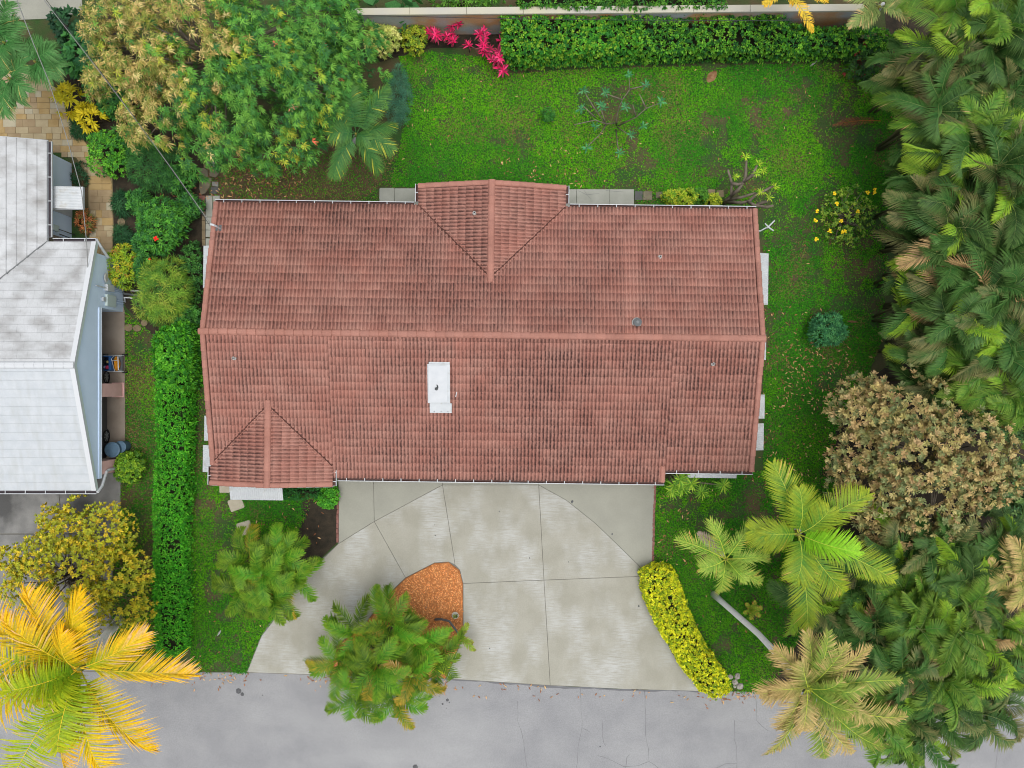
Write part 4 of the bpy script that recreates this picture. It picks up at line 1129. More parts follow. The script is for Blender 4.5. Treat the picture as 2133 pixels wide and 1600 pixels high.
cable('thin dark wire running along the rear hedge', [(690, 30, 5.0), (1700, 42, 5.0)], .012, M_cabled, .2)

# ------------------------------------------------------------------ plants
def nrm(a): return a / (np.linalg.norm(a, axis=-1, keepdims=True) + 1e-9)


def leaves(o, d, up, L_, W_, droop, col, col2=None, sh=(.35, 1.0, .15)):
    """vectorised blades: two quads each, bent downwards; returns V, F, C"""
    n = len(o)
    L_ = np.broadcast_to(np.asarray(L_, float), (n,))[:, None]; W_ = np.broadcast_to(np.asarray(W_, float), (n,))[:, None]
    droop = np.broadcast_to(np.asarray(droop, float), (n,))[:, None]
    d = nrm(d); side = nrm(np.cross(d, up))
    zz = np.array([[0, 0, 1.0]])
    p1 = o + d * L_ * .5 - zz * droop * L_ * .18
    p2 = o + d * L_ * .97 - zz * droop * L_ * .75
    V = np.stack([o - side * W_ * sh[0] / 2, o + side * W_ * sh[0] / 2, p1 - side * W_ * sh[1] / 2, p1 + side * W_ * sh[1] / 2, p2 - side * W_ * sh[2] / 2, p2 + side * W_ * sh[2] / 2], 1).reshape(-1, 3)
    b = (np.arange(n) * 6)[:, None]
    F = np.concatenate([b + np.array([[0, 1, 3, 2]]), b + np.array([[2, 3, 5, 4]])], 0)
    col = np.asarray(col, float)
    if col2 is None: col2 = col
    C = np.stack([col, col, (col + col2) / 2, (col + col2) / 2, col2, col2], 1).reshape(-1, 3)
    return V, F, C


def join(parts):
    V = []; F = []; C = []; b = 0
    for v, f, c in parts:
        V.append(v); F.append(f + b); C.append(c); b += len(v)
    return np.vstack(V), np.vstack(F), np.vstack(C)


def pal(cols, n, jit=.12, w=None):
    cols = np.array(cols, float)
    i = rng.choice(len(cols), n, p=None if w is None else np.array(w) / np.sum(w))
    return cols[i] * (1 + rng.uniform(-jit, jit, (n, 1))) * (1 + rng.uniform(-jit * .4, jit * .4, (n, 3)))


def leafpart(name, VFC, parent, mat=None, sub=True):
    V, F, C = VFC
    V = V - ORG.get(parent.name, np.zeros(3))
    return link(name, mesh_np(name, V, F, mat or LEAF, col=np.clip(C, 0, 1)), parent)


def rosettes(c, ax, m, L_, W_, open_, droop, colA, colB=None, sh=(.35, 1, .15), jl=.25, wind=(0, 0, 0)):
    """m leaves round each centre c with axis ax; open_: angle from the axis"""
    n = len(c); ax = nrm(ax)
    ref = np.where(np.abs(ax[:, 2:3]) > .9, np.array([[1.0, 0, 0]]), np.array([[0, 0, 1.0]]))
    a = nrm(np.cross(ax, ref)); b = np.cross(ax, a)
    ph = rng.uniform(0, 6.28, (n, 1)) + np.arange(m)[None] * 2.39996 + rng.uniform(-.25, .25, (n, m))
    th = open_ * (0.55 + .45 * np.arange(m)[None] / max(1, m - 1)) + rng.uniform(-.18, .18, (n, m))
    d = np.cos(th)[..., None] * ax[:, None] + np.sin(th)[..., None] * (np.cos(ph)[..., None] * a[:, None] + np.sin(ph)[..., None] * b[:, None])
    d = nrm(d + np.array(wind))
    o = np.repeat(c[:, None], m, 1) + d * .02
    up = np.repeat(ax[:, None], m, 1) + rng.uniform(-.25, .25, (n, m, 3))
    k = n * m
    Ls = L_ * (1 + rng.uniform(-jl, jl, k)); Ws = W_ * (1 + rng.uniform(-.2, .2, k))
    return leaves(o.reshape(-1, 3), d.reshape(-1, 3), up.reshape(-1, 3), Ls, Ws, droop * (1 + rng.uniform(-.5, .5, k)), colA, colB, sh)


def dome_points(lobes, n, zmin=.25, fill=.25):
    """points on and under the upper skin of overlapping ellipsoid lobes: (x,y,z,rx,ry,rz)"""
    lobes = np.array(lobes, float)
    w = lobes[:, 3] * lobes[:, 4]; idx = rng.choice(len(lobes), n * 3, p=w / w.sum())
    u = nrm(rng.normal(size=(n * 3, 3))); u[:, 2] = np.abs(u[:, 2]) * .95 + .0
    low = rng.random(n * 3) < .22; u[low, 2] *= -.35; u = nrm(u)
    r = 1 - fill * rng.random(n * 3) ** 1.6
    p = lobes[idx, :3] + u * lobes[idx, 3:6] * r[:, None]
    ok_ = np.ones(len(p), bool)
    for l in lobes:
        q = (p - l[:3]) / l[3:6]
        ok_ &= ~((np.sum(q * q, 1) < (1 - fill) ** 2 * .92))
    ok_ &= p[:, 2] > zmin
    p = p[ok_][:n]; u = u[ok_][:n]
    return p, nrm(u + np.array([0, 0, .35]))


def branches(base, tips, r0, r1, mat, parent, name='branches', n=5, wob=.12, fork=.35):
    mb = MB()
    base = np.asarray(base, float)
    for t in tips:
        t = np.asarray(t, float); k = base + (t - base) * fork; k[:2] = base[:2] + (t - base)[:2] * fork * .5; k[2] = base[2] + (t[2] - base[2]) * .55
        k += rng.uniform(-wob, wob, 3) * [1, 1, .5]; k2 = (k + t) / 2 + rng.uniform(-wob, wob, 3)
        mb.tube([base, k, k2, t], [r0, (r0 + r1) * .5, (r0 * .3 + r1 * .7), r1], n, cap=False)
    return mb.build(name, mat, parent, smooth=True)


def bush(name, label, cat, px, py, rpx, h, n, m, L_, W_, cols, open_=1.1, droop=.3, cols2=None, w=None, group=None, sh=(.35, 1, .15), lobes=5, mat=None, ry=None, stems=6, fill=.3, barkm=None, spread=.55, zfrac=.5):
    ry = ry or rpx
    c = P(px, py, h * .6); k = S * (H - h * .6) / H
    rx_, ry_ = rpx * k, ry * k
    o = thing(name, label, cat, (c[0], c[1], 0), group=group)
    lb = [(c[0], c[1], h * zfrac, rx_ * .8, ry_ * .8, h * (1 - zfrac))]
    for i in range(lobes):
        a = rng.uniform(0, 6.28) if lobes < 3 else 6.28 * i / lobes + rng.uniform(-.4, .4)
        q = rng.uniform(.42, .62) * spread / .55
        s = rng.uniform(.38, .55)
        lb.append((c[0] + math.cos(a) * rx_ * q, c[1] + math.sin(a) * ry_ * q, h * rng.uniform(.4, .6) * zfrac / .5, rx_ * s, ry_ * s, h * rng.uniform(.32, .5)))
    p, u = dome_points(lb, n, zmin=.08, fill=fill)
    kk = len(p)
    cA = np.repeat(pal(cols, kk, .12, w), m, 0) * (1 + rng.uniform(-.14, .14, (kk * m, 1)))
    cB = None if cols2 is None else np.repeat(pal(cols2, kk, .15), m, 0)
    leafpart('foliage', rosettes(p, u, m, L_, W_, open_, droop, cA, cB, sh), o, mat)
    if stems:
        ti = rng.choice(kk, min(stems, kk), replace=False)
        branches((c[0], c[1], 0), [p[i] - u[i] * .05 for i in ti], .03 + .008 * h, .012, barkm or M_barkd, o, 'stems')
    return o


def hedge(name, label, pts, h, dens, L_, W_, cols, w=None, group=None, bump_=.1, side_dens=None, m=3, cols2=None, sh=(.35, 1, .2), droop=.2):
    poly = ccw([P2(x, y, h) for x, y in pts]); A = np.array(poly); c = A.mean(0)
    o = thing(name, label, 'hedge', (c[0], c[1], 0), group=group)
    core = inset(poly, .14)
    MB().prism(core, 0, h - .22 - bump_ * 1.3).build('hedge_core', M_core, o)  # solid dark core added inside to block light between the leaves
    mn, mx = A.min(0), A.max(0); n = int((mx - mn)[0] * (mx - mn)[1] * dens)
    q = rng.uniform(mn, mx, (n, 2)); q = q[pip(q, poly)]
    hz = h + np.clip((fbm(q[:, 0] * 1.3, q[:, 1] * 1.3, 3) - .5) * bump_ * 4, -bump_, bump_ * 1.5) - .1 * rng.random(len(q)) ** 2 - .02
    thin = fbm(q[:, 0] * 2.3, q[:, 1] * 2.3, 505) < .30; kp = ~(thin & (rng.random(len(q)) < .7)); q, hz = q[kp], hz[kp]
    sh_ = rng.random(len(q)) < .025; hz = hz + sh_ * rng.uniform(.04, .2, len(q))
    p = np.c_[q, hz]; u = np.c_[rng.normal(0, .45, (len(q), 2)), np.ones(len(q))]
    P_, U_ = [p], [u]
    sd = side_dens or dens * .7
    for i in range(len(poly)):
        a, b = np.array(poly[i]), np.array(poly[(i + 1) % len(poly)]); Ls = np.linalg.norm(b - a); d_ = (b - a) / Ls; on = np.array([d_[1], -d_[0]])
        k = int(Ls * h * sd)
        s = rng.random(k) * Ls; z = .05 + rng.random(k) ** .8 * (h - .05)
        q = a + d_ * s[:, None] + on * (rng.uniform(-.12, .05, (k, 1)) + (fbm(s * 1.7, z * 1.7, 8 + i)[:, None] - .5) * .25)
        P_.append(np.c_[q, z]); U_.append(np.c_[np.repeat(on[None], k, 0) + rng.normal(0, .4, (k, 2)), .45 + rng.normal(0, .3, k)])
    p = np.vstack(P_); u = nrm(np.vstack(U_)); kk = len(p)
    patch = fbm(p[:, 0] * .9, p[:, 1] * .9, 41)
    cA = pal(cols, kk, .13, w) * (.82 + .42 * patch)[:, None]
    cA = np.repeat(cA, m, 0) * (1 + rng.uniform(-.15, .15, (kk * m, 1)))
    cB = None if cols2 is None else np.repeat(pal(cols2, kk), m, 0)
    leafpart('foliage', rosettes(p, u, m, L_, W_, 1.0, droop, cA, cB, sh), o)
    return o


def frond(L_, az, e0, e1, ll, n=32, curl=0.0, fold=.45, droop=.3, w=.05, cg=(.03, .12, .02), cy=(.2, .25, .03), tip=(.3, .22, .1), dead=.15, pet=.16, p=1.3, rw=.022, crach=None, roll=0.0, sweep=(.45, 1.0), ragged=.12, wind=(0, 0, 0), edge=.35, ygrad=.25, sw=0.0):
    m = 12
    s = np.linspace(0, 1, m + 1)
    th = e0 + (e1 - e0) * s ** p; azs = az + curl * s ** 1.6
    Tn = np.c_[np.cos(th) * np.cos(azs), np.cos(th) * np.sin(azs), np.sin(th)]
    pts = np.vstack([[0, 0, 0], np.cumsum((Tn[1:] + Tn[:-1]) / 2 * L_ / m, 0)])
    si = np.repeat(np.linspace(pet, .995, n), 2); sg = np.tile([1.0, -1.0], n)
    si = np.clip(si + rng.uniform(-.006, .006, 2 * n), 0, 1)
    f = lambda A: np.stack([np.interp(si, s, A[:, k]) for k in range(3)], 1)
    pos = f(pts); T_ = nrm(f(Tn)); azi = np.interp(si, s, azs)
    side = np.c_[-np.sin(azi), np.cos(azi), np.zeros(2 * n)]
    up = nrm(np.cross(T_, side))
    rl = roll * si
    side2 = side * np.cos(rl)[:, None] + up * np.sin(rl)[:, None]; up2 = nrm(np.cross(T_, side2))
    x = np.clip((si - pet) / (1 - pet), 0, 1)
    env = ll * (.45 + .55 * np.sin(np.pi * np.clip(x * .8 + .12, 0, 1))) * np.clip(1.25 - x ** 3 * .75, .2, 1) * (1 + rng.uniform(-ragged, ragged, 2 * n))
    fa = sweep[0] + (sweep[1] - sweep[0]) * x + rng.uniform(-.07, .07, 2 * n)
    fo = fold + rng.uniform(-.1, .1, 2 * n)
    d = side2 * (sg * np.cos(fa) * np.cos(fo))[:, None] + T_ * np.sin(fa)[:, None] + up2 * (np.sin(fo) * np.cos(fa))[:, None]
    d = nrm(d) + np.array([wind]) + side2 * (sw * (.4 + .6 * x))[:, None]
    yv = np.clip(rng.normal(.0, .12, 2 * n) + ygrad * x, 0, 1)[:, None]
    cg = np.array(cg); cy = np.array(cy); tip = np.array(tip)
    base = cg * (1 - yv) + cy * yv
    base = base * (1 + rng.uniform(-.15, .15, (2 * n, 1)))
    dd = (rng.random(2 * n) < dead * (0.4 + 1.4 * x)).astype(float)[:, None]
    tc = base * (1 - edge) + cy * edge
    tc = tc * (1 - dd) + tip * dd; base = base * (1 - .2 * dd) + tip * .2 * dd
    V, F, C = leaves(pos, d, up2 + rng.uniform(-.1, .1, (2 * n, 3)), env, w * (1 + rng.uniform(-.15, .15, 2 * n)), droop * (1 + rng.uniform(-.4, .4, 2 * n)), base, tc, sh=(.7, 1, .07))
    # rachis as a three sided rod
    cr = np.array(crach if crach is not None else cy * .45 + cg * .55)
    RVs = []; r = rw * (1.1 - .9 * s)
    sd = np.c_[-np.sin(azs), np.cos(azs), np.zeros(m + 1)]; uu = np.cross(Tn, sd)
    for k in range(3):
        a = 2 * math.pi * k / 3 + math.pi / 2; RVs.append(pts + sd * (r * math.cos(a))[:, None] + uu * (r * math.sin(a))[:, None])
    RV_ = np.stack(RVs, 1).reshape(-1, 3); RF_ = []
    for i in range(m):
        for k in range(3): RF_.append((i * 3 + k, i * 3 + (k + 1) % 3, i * 3 + 3 + (k + 1) % 3, i * 3 + 3 + k))
    return join([(V, F, C), (RV_, np.array(RF_), np.repeat(cr[None], len(RV_), 0))])


def put_frond(parent, at, fr, name='frond'):
    V, F, C = fr
    o = link(name, mesh_np(name, V, F, GLOSSY, col=np.clip(C, 0, 1)), parent)
    o.location = tuple(np.asarray(at) - ORG[parent.name])
    return o


G_DK, G_MD, G_BR = lin(40, 84, 38), lin(62, 118, 40), lin(98, 152, 44)
TAN, TAN2, BROWN = lin(190, 160, 108), lin(168, 136, 92), lin(120, 88, 62)
YEL, ORA = lin(226, 196, 40), lin(232, 172, 44)

# ---- areca style palm clump: several slim canes, arching curled fronds
def areca(label, px, py, zc, group, nf=15, L_=2.3, pal_=0, rot=None, cat='palm', name='areca_palm'):
    c = P(px, py, zc)
    o = thing(name, label, cat, (c[0], c[1], 0), group=group)
    heads = []
    for i in range(3):
        a = rng.uniform(0, 6.28); r = rng.uniform(.15, .75)
        hd = np.array([c[0] + r * math.cos(a), c[1] + r * math.sin(a), zc - .6 + rng.uniform(-.5, .3)])
        b = np.array([c[0] + r * .3 * math.cos(a), c[1] + r * .3 * math.sin(a), 0])
        MB().tube([b, (b + hd) / 2 + rng.uniform(-.1, .1, 3), hd], [.06, .05, .04], 6).build('cane', M_cane, o, smooth=True); heads.append(hd)
    for i in range(nf):
        t = i / (nf - 1)
        hd = heads[i % 3]
        az = i * 2.39996 + rng.uniform(-.4, .4) + (rot or 0)
        e0 = math.radians(82 - 62 * t ** .8 + rng.uniform(-8, 8)); e1 = math.radians(-8 - 55 * t + rng.uniform(-18, 14))
        v = rng.random()
        if pal_ == 0: cg = np.array(lin(30, 74, 28)) * (.4 + .85 * v); cy = lin(92, 122, 58) if rng.random() < .75 else lin(140, 132, 84); dead = .0
        elif pal_ == 1: cg = np.array(lin(44, 98, 26)) * (.55 + .6 * v); cy = lin(124, 148, 54); dead = .01
        else: cg = np.array(lin(118, 126, 62)) * (.8 + .4 * v); cy = lin(176, 160, 92); dead = .55
        if rng.random() < .08: cg = lin(92, 140, 36); cy = lin(150, 168, 50)
        if rng.random() < .02: cg = lin(104, 90, 58); cy = TAN2; dead = .4
        put_frond(o, hd, frond(L_ * rng.uniform(.8, 1.12) * (1 - .15 * (t < .12)), az, e0, e1, L_ * .29, 44, sw=rng.uniform(-1.0, 1.0), curl=rng.uniform(-1.9, 1.9), fold=rng.uniform(-.1, .7), droop=rng.uniform(.25, .75), w=.041, cg=cg, cy=cy, tip=TAN, dead=dead, roll=rng.uniform(-1.2, 1.2), p=rng.uniform(.9, 1.8), edge=.58, crach=lin(104, 120, 66), wind=(-.12, -.1, 0)))
    return o


ORD = ['topmost', 'second from the top', 'third from the top', 'fourth from the top', 'fifth from the top', 'sixth from the top', 'seventh from the top', 'eighth from the top', 'ninth from the top', 'tenth from the top', 'eleventh from the top', 'twelfth from the top']
cols_ = [('lawn edge row of the eastern palm screen', [(1905, 150), (1915, 235), (1925, 315), (1915, 400), (1905, 485), (1900, 560), (1895, 640), (1915, 715), (1950, 790)], 4.6),
         ('middle row of the eastern palm screen', [(1985, 40), (2000, 120), (1995, 205), (2005, 290), (1995, 375), (2010, 455), (1990, 535), (1985, 610), (2000, 690), (2040, 770)], 6.0),
         ('outermost row of the eastern palm screen', [(2085, 15), (2095, 100), (2085, 180), (2095, 265), (2085, 350), (2100, 430), (2090, 515), (2085, 590), (2095, 670), (2115, 745), (2125, 830)], 6.6)]
for nm, lst, z in cols_:
    for i, (x, y) in enumerate(lst):
        areca('areca palm, ' + ORD[i] + ' in the ' + nm, x + (32 if z < 5 else 8) + rng.uniform(-10, 10), y + rng.uniform(-8, 8), z + rng.uniform(-.4, .5), 'areca palms of the eastern screen', nf=20, L_=rng.uniform(1.8, 2.3), pal_=0 if rng.random() < .78 else 1)
SE = [('beside the lawn shadow west of the south east thicket', 1722, 1268, 4.6, 0), ('below the coconut frond tip in the south east thicket', 1800, 1225, 4.8, 0), ('directly below the tan tree, inner end of the south east thicket', 1880, 1180, 5.2, 0), ('under the lower right edge of the tan tree', 1985, 1150, 5.6, 0),
      ('east of the tan tree at the frame edge', 2085, 1130, 6.0, 0), ('pale fringed at the east frame edge of the south east thicket', 2115, 1235, 6.2, 2), ('northern centre of the south east thicket', 1930, 1245, 5.8, 1), ('north eastern centre of the south east thicket', 2030, 1225, 6.0, 0),
      ('western centre of the south east thicket', 1830, 1310, 5.6, 0), ('very centre of the south east thicket', 1920, 1325, 6.2, 1), ('eastern centre of the south east thicket', 2010, 1315, 6.2, 1), ('bright at the eastern edge of the south east thicket', 2085, 1330, 5.8, 1),
      ('south centre of the south east thicket', 1880, 1400, 6.0, 0), ('south east centre of the thicket, bright green', 1970, 1400, 6.2, 1), ('eastern street side of the south east thicket', 2050, 1410, 5.8, 1), ('street side of the thicket, west of the middle', 1830, 1470, 5.4, 1),
      ('street side of the thicket, at the middle', 1915, 1480, 5.6, 0), ('street side of the thicket, east of the middle', 1990, 1470, 5.4, 0), ('at the eastern street corner of the thicket', 2112, 1400, 5.2, 0), ('low at the east end, bordering the bare street', 2062, 1478, 4.6, 0), ('hanging furthest over the street', 1860, 1545, 4.8, 1), ('dark, hanging over the street beside the furthest one', 1925, 1540, 4.8, 0)]
for nm, x, y, z, pl in SE:
    areca('areca palm ' + nm, x, y, z, 'areca palms of the south east thicket', nf=20, L_=rng.uniform(1.7, 2.1), pal_=pl)


M_shaft = M('green_crown_shaft', lin(120, 140, 50), lin(150, 140, 70), 8)
# ---- single trunk palms with fronds set one by one
def palm(label, cpx, cpy, zc, bpx, bpy, fr, name='coconut_palm', group=None, r=(.17, .12), trunkmat=None, cat='palm', crown_r=.16):
    c = P(cpx, cpy, zc); b = P(bpx, bpy, 0)
    o = thing(name, label, cat, (b[0], b[1], 0), group=group)
    mid = (b + c) / 2 + np.array([.1, .1, .2])
    tp = [b, b * .75 + mid * .25, mid, c * .6 + mid * .4, c - np.array([0, 0, .1])]
    MB().tube(tp, [r[0] * 1.25, r[0], (r[0] + r[1]) / 2, r[1] * 1.05, r[1]], 10).build('trunk', trunkmat or M_ptrunk, o, smooth=True)
    MB().lathe([(r[1] * .9, -.3), (r[1] * 1.1, -.1), (r[1] * .7, .05), (.03, .15)], c[0], c[1], 8, c[2]).build('crown_shaft', M_shaft, o, smooth=True)
    for f in fr: put_frond(o, c, f, f_name(f))
    return o, c


def f_name(f): return 'frond'


def f_to(cpx, cpy, zc, tx, ty, e0, e1, ll, n, **kw):
    """frond whose tip reaches about the given point of the photograph"""
    c = P(cpx, cpy, zc)
    g = 0.0
    t = P(tx, ty, zc - .3); dx, dy = t[0] - c[0], t[1] - c[1]
    hd = math.hypot(dx, dy); s = np.linspace(0, 1, 40); p = kw.get('p', 1.3)
    hor = np.cos(math.radians(e0) + math.radians(e1 - e0) * s ** p).mean()
    L_ = hd / max(.25, hor)
    curl = kw.pop('curl', 0.0)
    return frond(L_, math.atan2(dy, dx) - curl * .45, math.radians(e0), math.radians(e1), ll, n, curl=curl, **kw)


gold = dict(cg=lin(128, 150, 14), cy=lin(236, 176, 10), tip=lin(196, 160, 122), w=.055, fold=.2, droop=.4, rw=.035, crach=lin(216, 186, 50), wind=(.42, .38, 0), edge=.62, ragged=.3, ygrad=.7)
GC = (165, 1392, 7.2)
gf = []
for tx, ty, e0, e1, cu, dd in ((98, 1212, 40, -10, .15, .35), (214, 1215, 45, -5, -.1, .2), (325, 1302, 35, -15, .25, .45), (408, 1403, 20, -25, -.25, .4), (318, 1562, 15, -30, .2, .3), (240, 1612, 25, -25, .1, .1), (130, 1605, 15, -35, .1, .5),
                            (45, 1612, 28, -22, -.1, .15), (-60, 1470, 40, -20, .1, .1), (-70, 1390, 30, -25, .2, .05), (-60, 1325, 32, -20, .15, .1), (-30, 1255, 30, -15, .25, .3), (62, 1262, 50, -5, .3, .2), (185, 1290, 66, 10, -.3, .1), (140, 1440, 70, 5, .3, .05), (70, 1400, 66, 5, -.3, .03), (150, 1540, 45, -25, -.2, .08)):
    kw = dict(gold); v = rng.random(); kw['cg'] = np.array(lin(104, 140, 22)) * (.75 + .4 * v); kw['dead'] = dd * .4
    if dd < .06 or (ty > 1500 and tx < 200 and dd < .2): kw['cg'] = lin(84, 134, 24); kw['cy'] = lin(180, 176, 20); kw['ygrad'] = .5
    gf.append(f_to(*GC, tx, ty, e0, e1, 1.05, 66, curl=cu, roll=rng.uniform(-.5, .5), **kw))
palm('golden yellow coconut palm hanging over the street corner', GC[0], GC[1], GC[2], 250, 1290, gf, r=(.2, .15))

grn = dict(cg=lin(58, 112, 36), cy=lin(166, 170, 34), tip=lin(196, 160, 80), w=.046, fold=.15, droop=.25, rw=.03, crach=lin(176, 186, 70), edge=.55)
CC = (1662, 1112, 6.0); cf = []
for tx, ty, e0, e1, cu, dd in ((1592, 962, 30, -10, .2, .15), (1640, 1010, 50, 0, .2, .05), (1782, 1022, 38, -5, -.35, .05), (1838, 1198, 28, -15, -.2, .1), (1748, 1130, 66, 5, .3, .0), (1672, 1300, 25, -20, .1, .1), (1588, 1110, 40, -25, .3, .1), (1560, 1100, 20, -25, -.3, .15), (1640, 1200, 50, -25, -.4, .1), (1760, 1230, 15, -35, .3, .1), (1700, 1050, 60, 10, .2, .0)):
    kw = dict(grn, ygrad=.32, edge=.5, sw=rng.uniform(-.5, .5)); kw['dead'] = dd * .15
    if e0 > 60: kw['cg'] = lin(104, 164, 30); kw['cy'] = lin(150, 190, 40)
    cf.append(f_to(*CC, tx, ty, e0, e1, .9, 64, curl=cu, roll=rng.uniform(-.4, .4), **kw))
palm('young coconut palm with broad yellow green fronds beside the tan tree', CC[0], CC[1], CC[2], 1648, 1108, cf, r=(.16, .12))

SP = (1512, 1165, 4.2); sf = []
for tx, ty, e0, e1, cu, dd in ((1405, 1122, 20, -25, .3, .25), (1468, 1078, 35, -10, .2, .15), (1552, 1085, 40, -10, -.2, .1), (1592, 1158, 30, -20, -.3, .1), (1575, 1205, 40, -25, .2, .1), (1535, 1195, 70, 20, .2, .0), (1455, 1180, 20, -30, -.3, .2), (1500, 1232, 10, -35, .1, .3)):
    kw = dict(grn); kw['dead'] = dd; kw['cg'] = lin(98, 142, 44); kw['cy'] = lin(176, 184, 84); kw['w'] = .028; kw['droop'] = .6; kw['fold'] = .4; kw['ragged'] = .35; kw['dead'] = dd * .4
    sf.append(f_to(*SP, tx, ty, e0, e1, .55, 48, wind=(.2, .15, 0), curl=cu, roll=rng.uniform(-.5, .5), **kw))
kw = dict(grn, dead=.9, cg=lin(134, 120, 112), cy=lin(150, 134, 122), tip=lin(160, 140, 130), w=.04); sf.append(f_to(*SP, 1455, 1112, -5, -30, .35, 24, curl=.2, **kw))
palm('small thin palm with a grey dead frond on the front lawn', SP[0], SP[1], SP[2], 1470, 1130, sf, r=(.09, .07), name='slim_palm')

TP_ = (1682, 1432, 8.0); tf = []
for tx, ty, e0, e1, cu, pl in ((1604, 1350, 20, -25, .3, 1), (1600, 1430, 30, -25, .2, 1), (1662, 1305, 35, -15, .2, 2), (1692, 1292, 45, 0, .15, 0), (1735, 1320, 50, -5, -.2, 2), (1795, 1335, 35, -20, -.2, 1), (1850, 1400, 35, -15, -.3, 0), (1870, 1470, 30, -25, .3, 2), (1840, 1545, 25, -35, .3, 0), (1785, 1560, 20, -35, .4, 1), (1725, 1585, 15, -45, .1, 0),
                            (1595, 1578, 10, -40, -.2, 2), (1585, 1450, 15, -45, .3, 1), (1630, 1520, 20, -45, .3, 1), (1745, 1455, 65, 0, .3, 0), (1650, 1360, 60, -5, -.3, 2), (1665, 1510, 40, -40, .2, 1), (1770, 1405, 58, -5, .2, 0), (1720, 1390, 72, 20, .3, 0), (1790, 1480, 45, -20, -.3, 2)):
    kw = dict(grn, w=.04, ragged=.3, droop=.5, fold=.3); kw['dead'] = (.1, .45, .25)[pl]; kw['tip'] = TAN
    kw['ygrad'] = .4; kw['sw'] = rng.uniform(-.6, .6); kw['cg'] = (lin(70, 116, 34), lin(100, 116, 46), lin(80, 114, 36))[pl]; kw['cy'] = (lin(142, 148, 66), lin(184, 154, 104), lin(166, 150, 88))[pl]; kw['edge'] = .8
    tf.append(f_to(*TP_, tx, ty, e0, e1, .62, 64, curl=cu * 1.6, roll=rng.uniform(-.9, .9), **kw))
palm('tall pale palm with long bare grey trunk leaning over the lawn', TP_[0], TP_[1], TP_[2], 1486, 1238, tf, r=(.12, .12), name='tall_palm')

# palm standing in front of the big tree, behind the house
BP = (742, 280, 4.4); bf = []
for tx, ty, e0, e1, cu, dd in ((812, 198, 38, -8, .2, .1), (826, 268, 30, -15, .3, .12), (822, 322, 30, -18, -.3, .2), (792, 362, 25, -25, -.2, .1), (698, 374, 20, -28, .3, .1), (680, 220, 25, -15, -.3, .08), (735, 190, 50, -5, .3, .05), (772, 300, 60, -10, .3, .02), (690, 290, 40, -25, .3, .1)):
    kw = dict(grn); kw['dead'] = dd; kw['cg'] = lin(34, 84, 42); kw['cy'] = lin(104, 140, 58); kw['tip'] = lin(190, 184, 60); kw['w'] = .036; kw['edge'] = .4; kw['crach'] = lin(60, 100, 50); kw['droop'] = .5; kw['dead'] = dd * .5
    bf.append(f_to(*BP, tx, ty, e0, e1, .66, 60, wind=(.2, -.25, 0), curl=cu, roll=rng.uniform(-.9, .9), **kw))
palm('dark green feather palm between the big tree and the tiled roof', BP[0], BP[1], BP[2], 735, 300, bf, name='feather_palm', r=(.1, .08))

# clumps of pygmy date palms
def date_clump(label, heads, base, L_, group=None, name='date_palm_clump', bright=1.0):
    b = P(*base, 0); o = thing(name, label, 'palm', b, group=group)
    for hx, hy, z, nf in heads:
        c = P(hx, hy, z)
        MB().tube([b + np.array([(c[0] - b[0]) * .2, (c[1] - b[1]) * .2, 0]), (b * .45 + c * .55) * [1, 1, 1.1], c], [.11, .1, .1], 8).build('trunk', M_barkd, o, smooth=True)
        nf -= 3
        for i in range(nf):
            t = i / (nf - 1); az = i * 2.39996 + rng.uniform(-.5, .5)
            cg = np.array(lin(40, 106, 16)) * rng.uniform(.3, 1.25) * bright; cy = lin(130, 152, 36) if rng.random() < .93 else lin(196, 150, 50); dd = .12
            dd = .0
            if rng.random() < .012: cg = lin(130, 112, 44); cy = lin(196, 150, 72); dd = .4
            put_frond(o, c, frond(L_ * rng.uniform(.8, 1.1), az, math.radians(80 - 60 * t + rng.uniform(-8, 8)), math.radians(-25 - 60 * t + rng.uniform(-15, 15)), L_ * .25, 32, sw=rng.uniform(-.45, .45), curl=rng.uniform(-1.2, 1.2), fold=rng.uniform(.05, .4), droop=.4, w=.042, edge=.45, cg=cg, cy=cy, tip=TAN, dead=dd, roll=rng.uniform(-.6, .6), p=1.1))
    return o


date_clump('bushy date palm clump growing from the orange mulch island over the street', [(745, 1318, 2.6, 15), (815, 1300, 2.8, 15), (868, 1335, 2.4, 13), (705, 1375, 2.4, 14), (785, 1385, 3.2, 16), (858, 1400, 2.6, 14), (745, 1440, 2.2, 14), (830, 1450, 2.2, 14), (905, 1370, 2.0, 9)], (800, 1370), 1.85)
date_clump('date palm clump with orange tinted fronds on the front lawn', [(520, 1165, 2.6, 15), (585, 1160, 2.8, 15), (505, 1225, 2.2, 13), (570, 1240, 2.6, 15), (610, 1210, 2.2, 12), (548, 1195, 3.0, 14)], (550, 1195), 1.75)
lb = P(905, 1290, 0); o = thing('little_date_palm', 'little palm on a bent bare grey stem at the island edge', 'palm', lb)
hd = P(958, 1325, 1.1)
MB().tube([lb, P(920, 1290, .35), P(936, 1294, .65), P(948, 1310, .95), hd], [.07, .05, .05, .045, .04], 7).build('trunk', M_grey, o, smooth=True)
for tx, ty in ((975, 1295), (990, 1350), (930, 1345), (968, 1305), (940, 1350), (915, 1338), (985, 1335)):
    V = f_to(958, 1325, 1.1, tx, ty, 30, -35, .24, 20, cg=lin(92, 128, 36), cy=lin(164, 160, 52), tip=BROWN, dead=.25, w=.035, fold=.3, droop=.3, rw=.015); put_frond(o, hd, V)
o = thing('little_fan_palm', 'tiny palm sprouting in the shaded front lawn', 'palm', P(1565, 1268, 0))
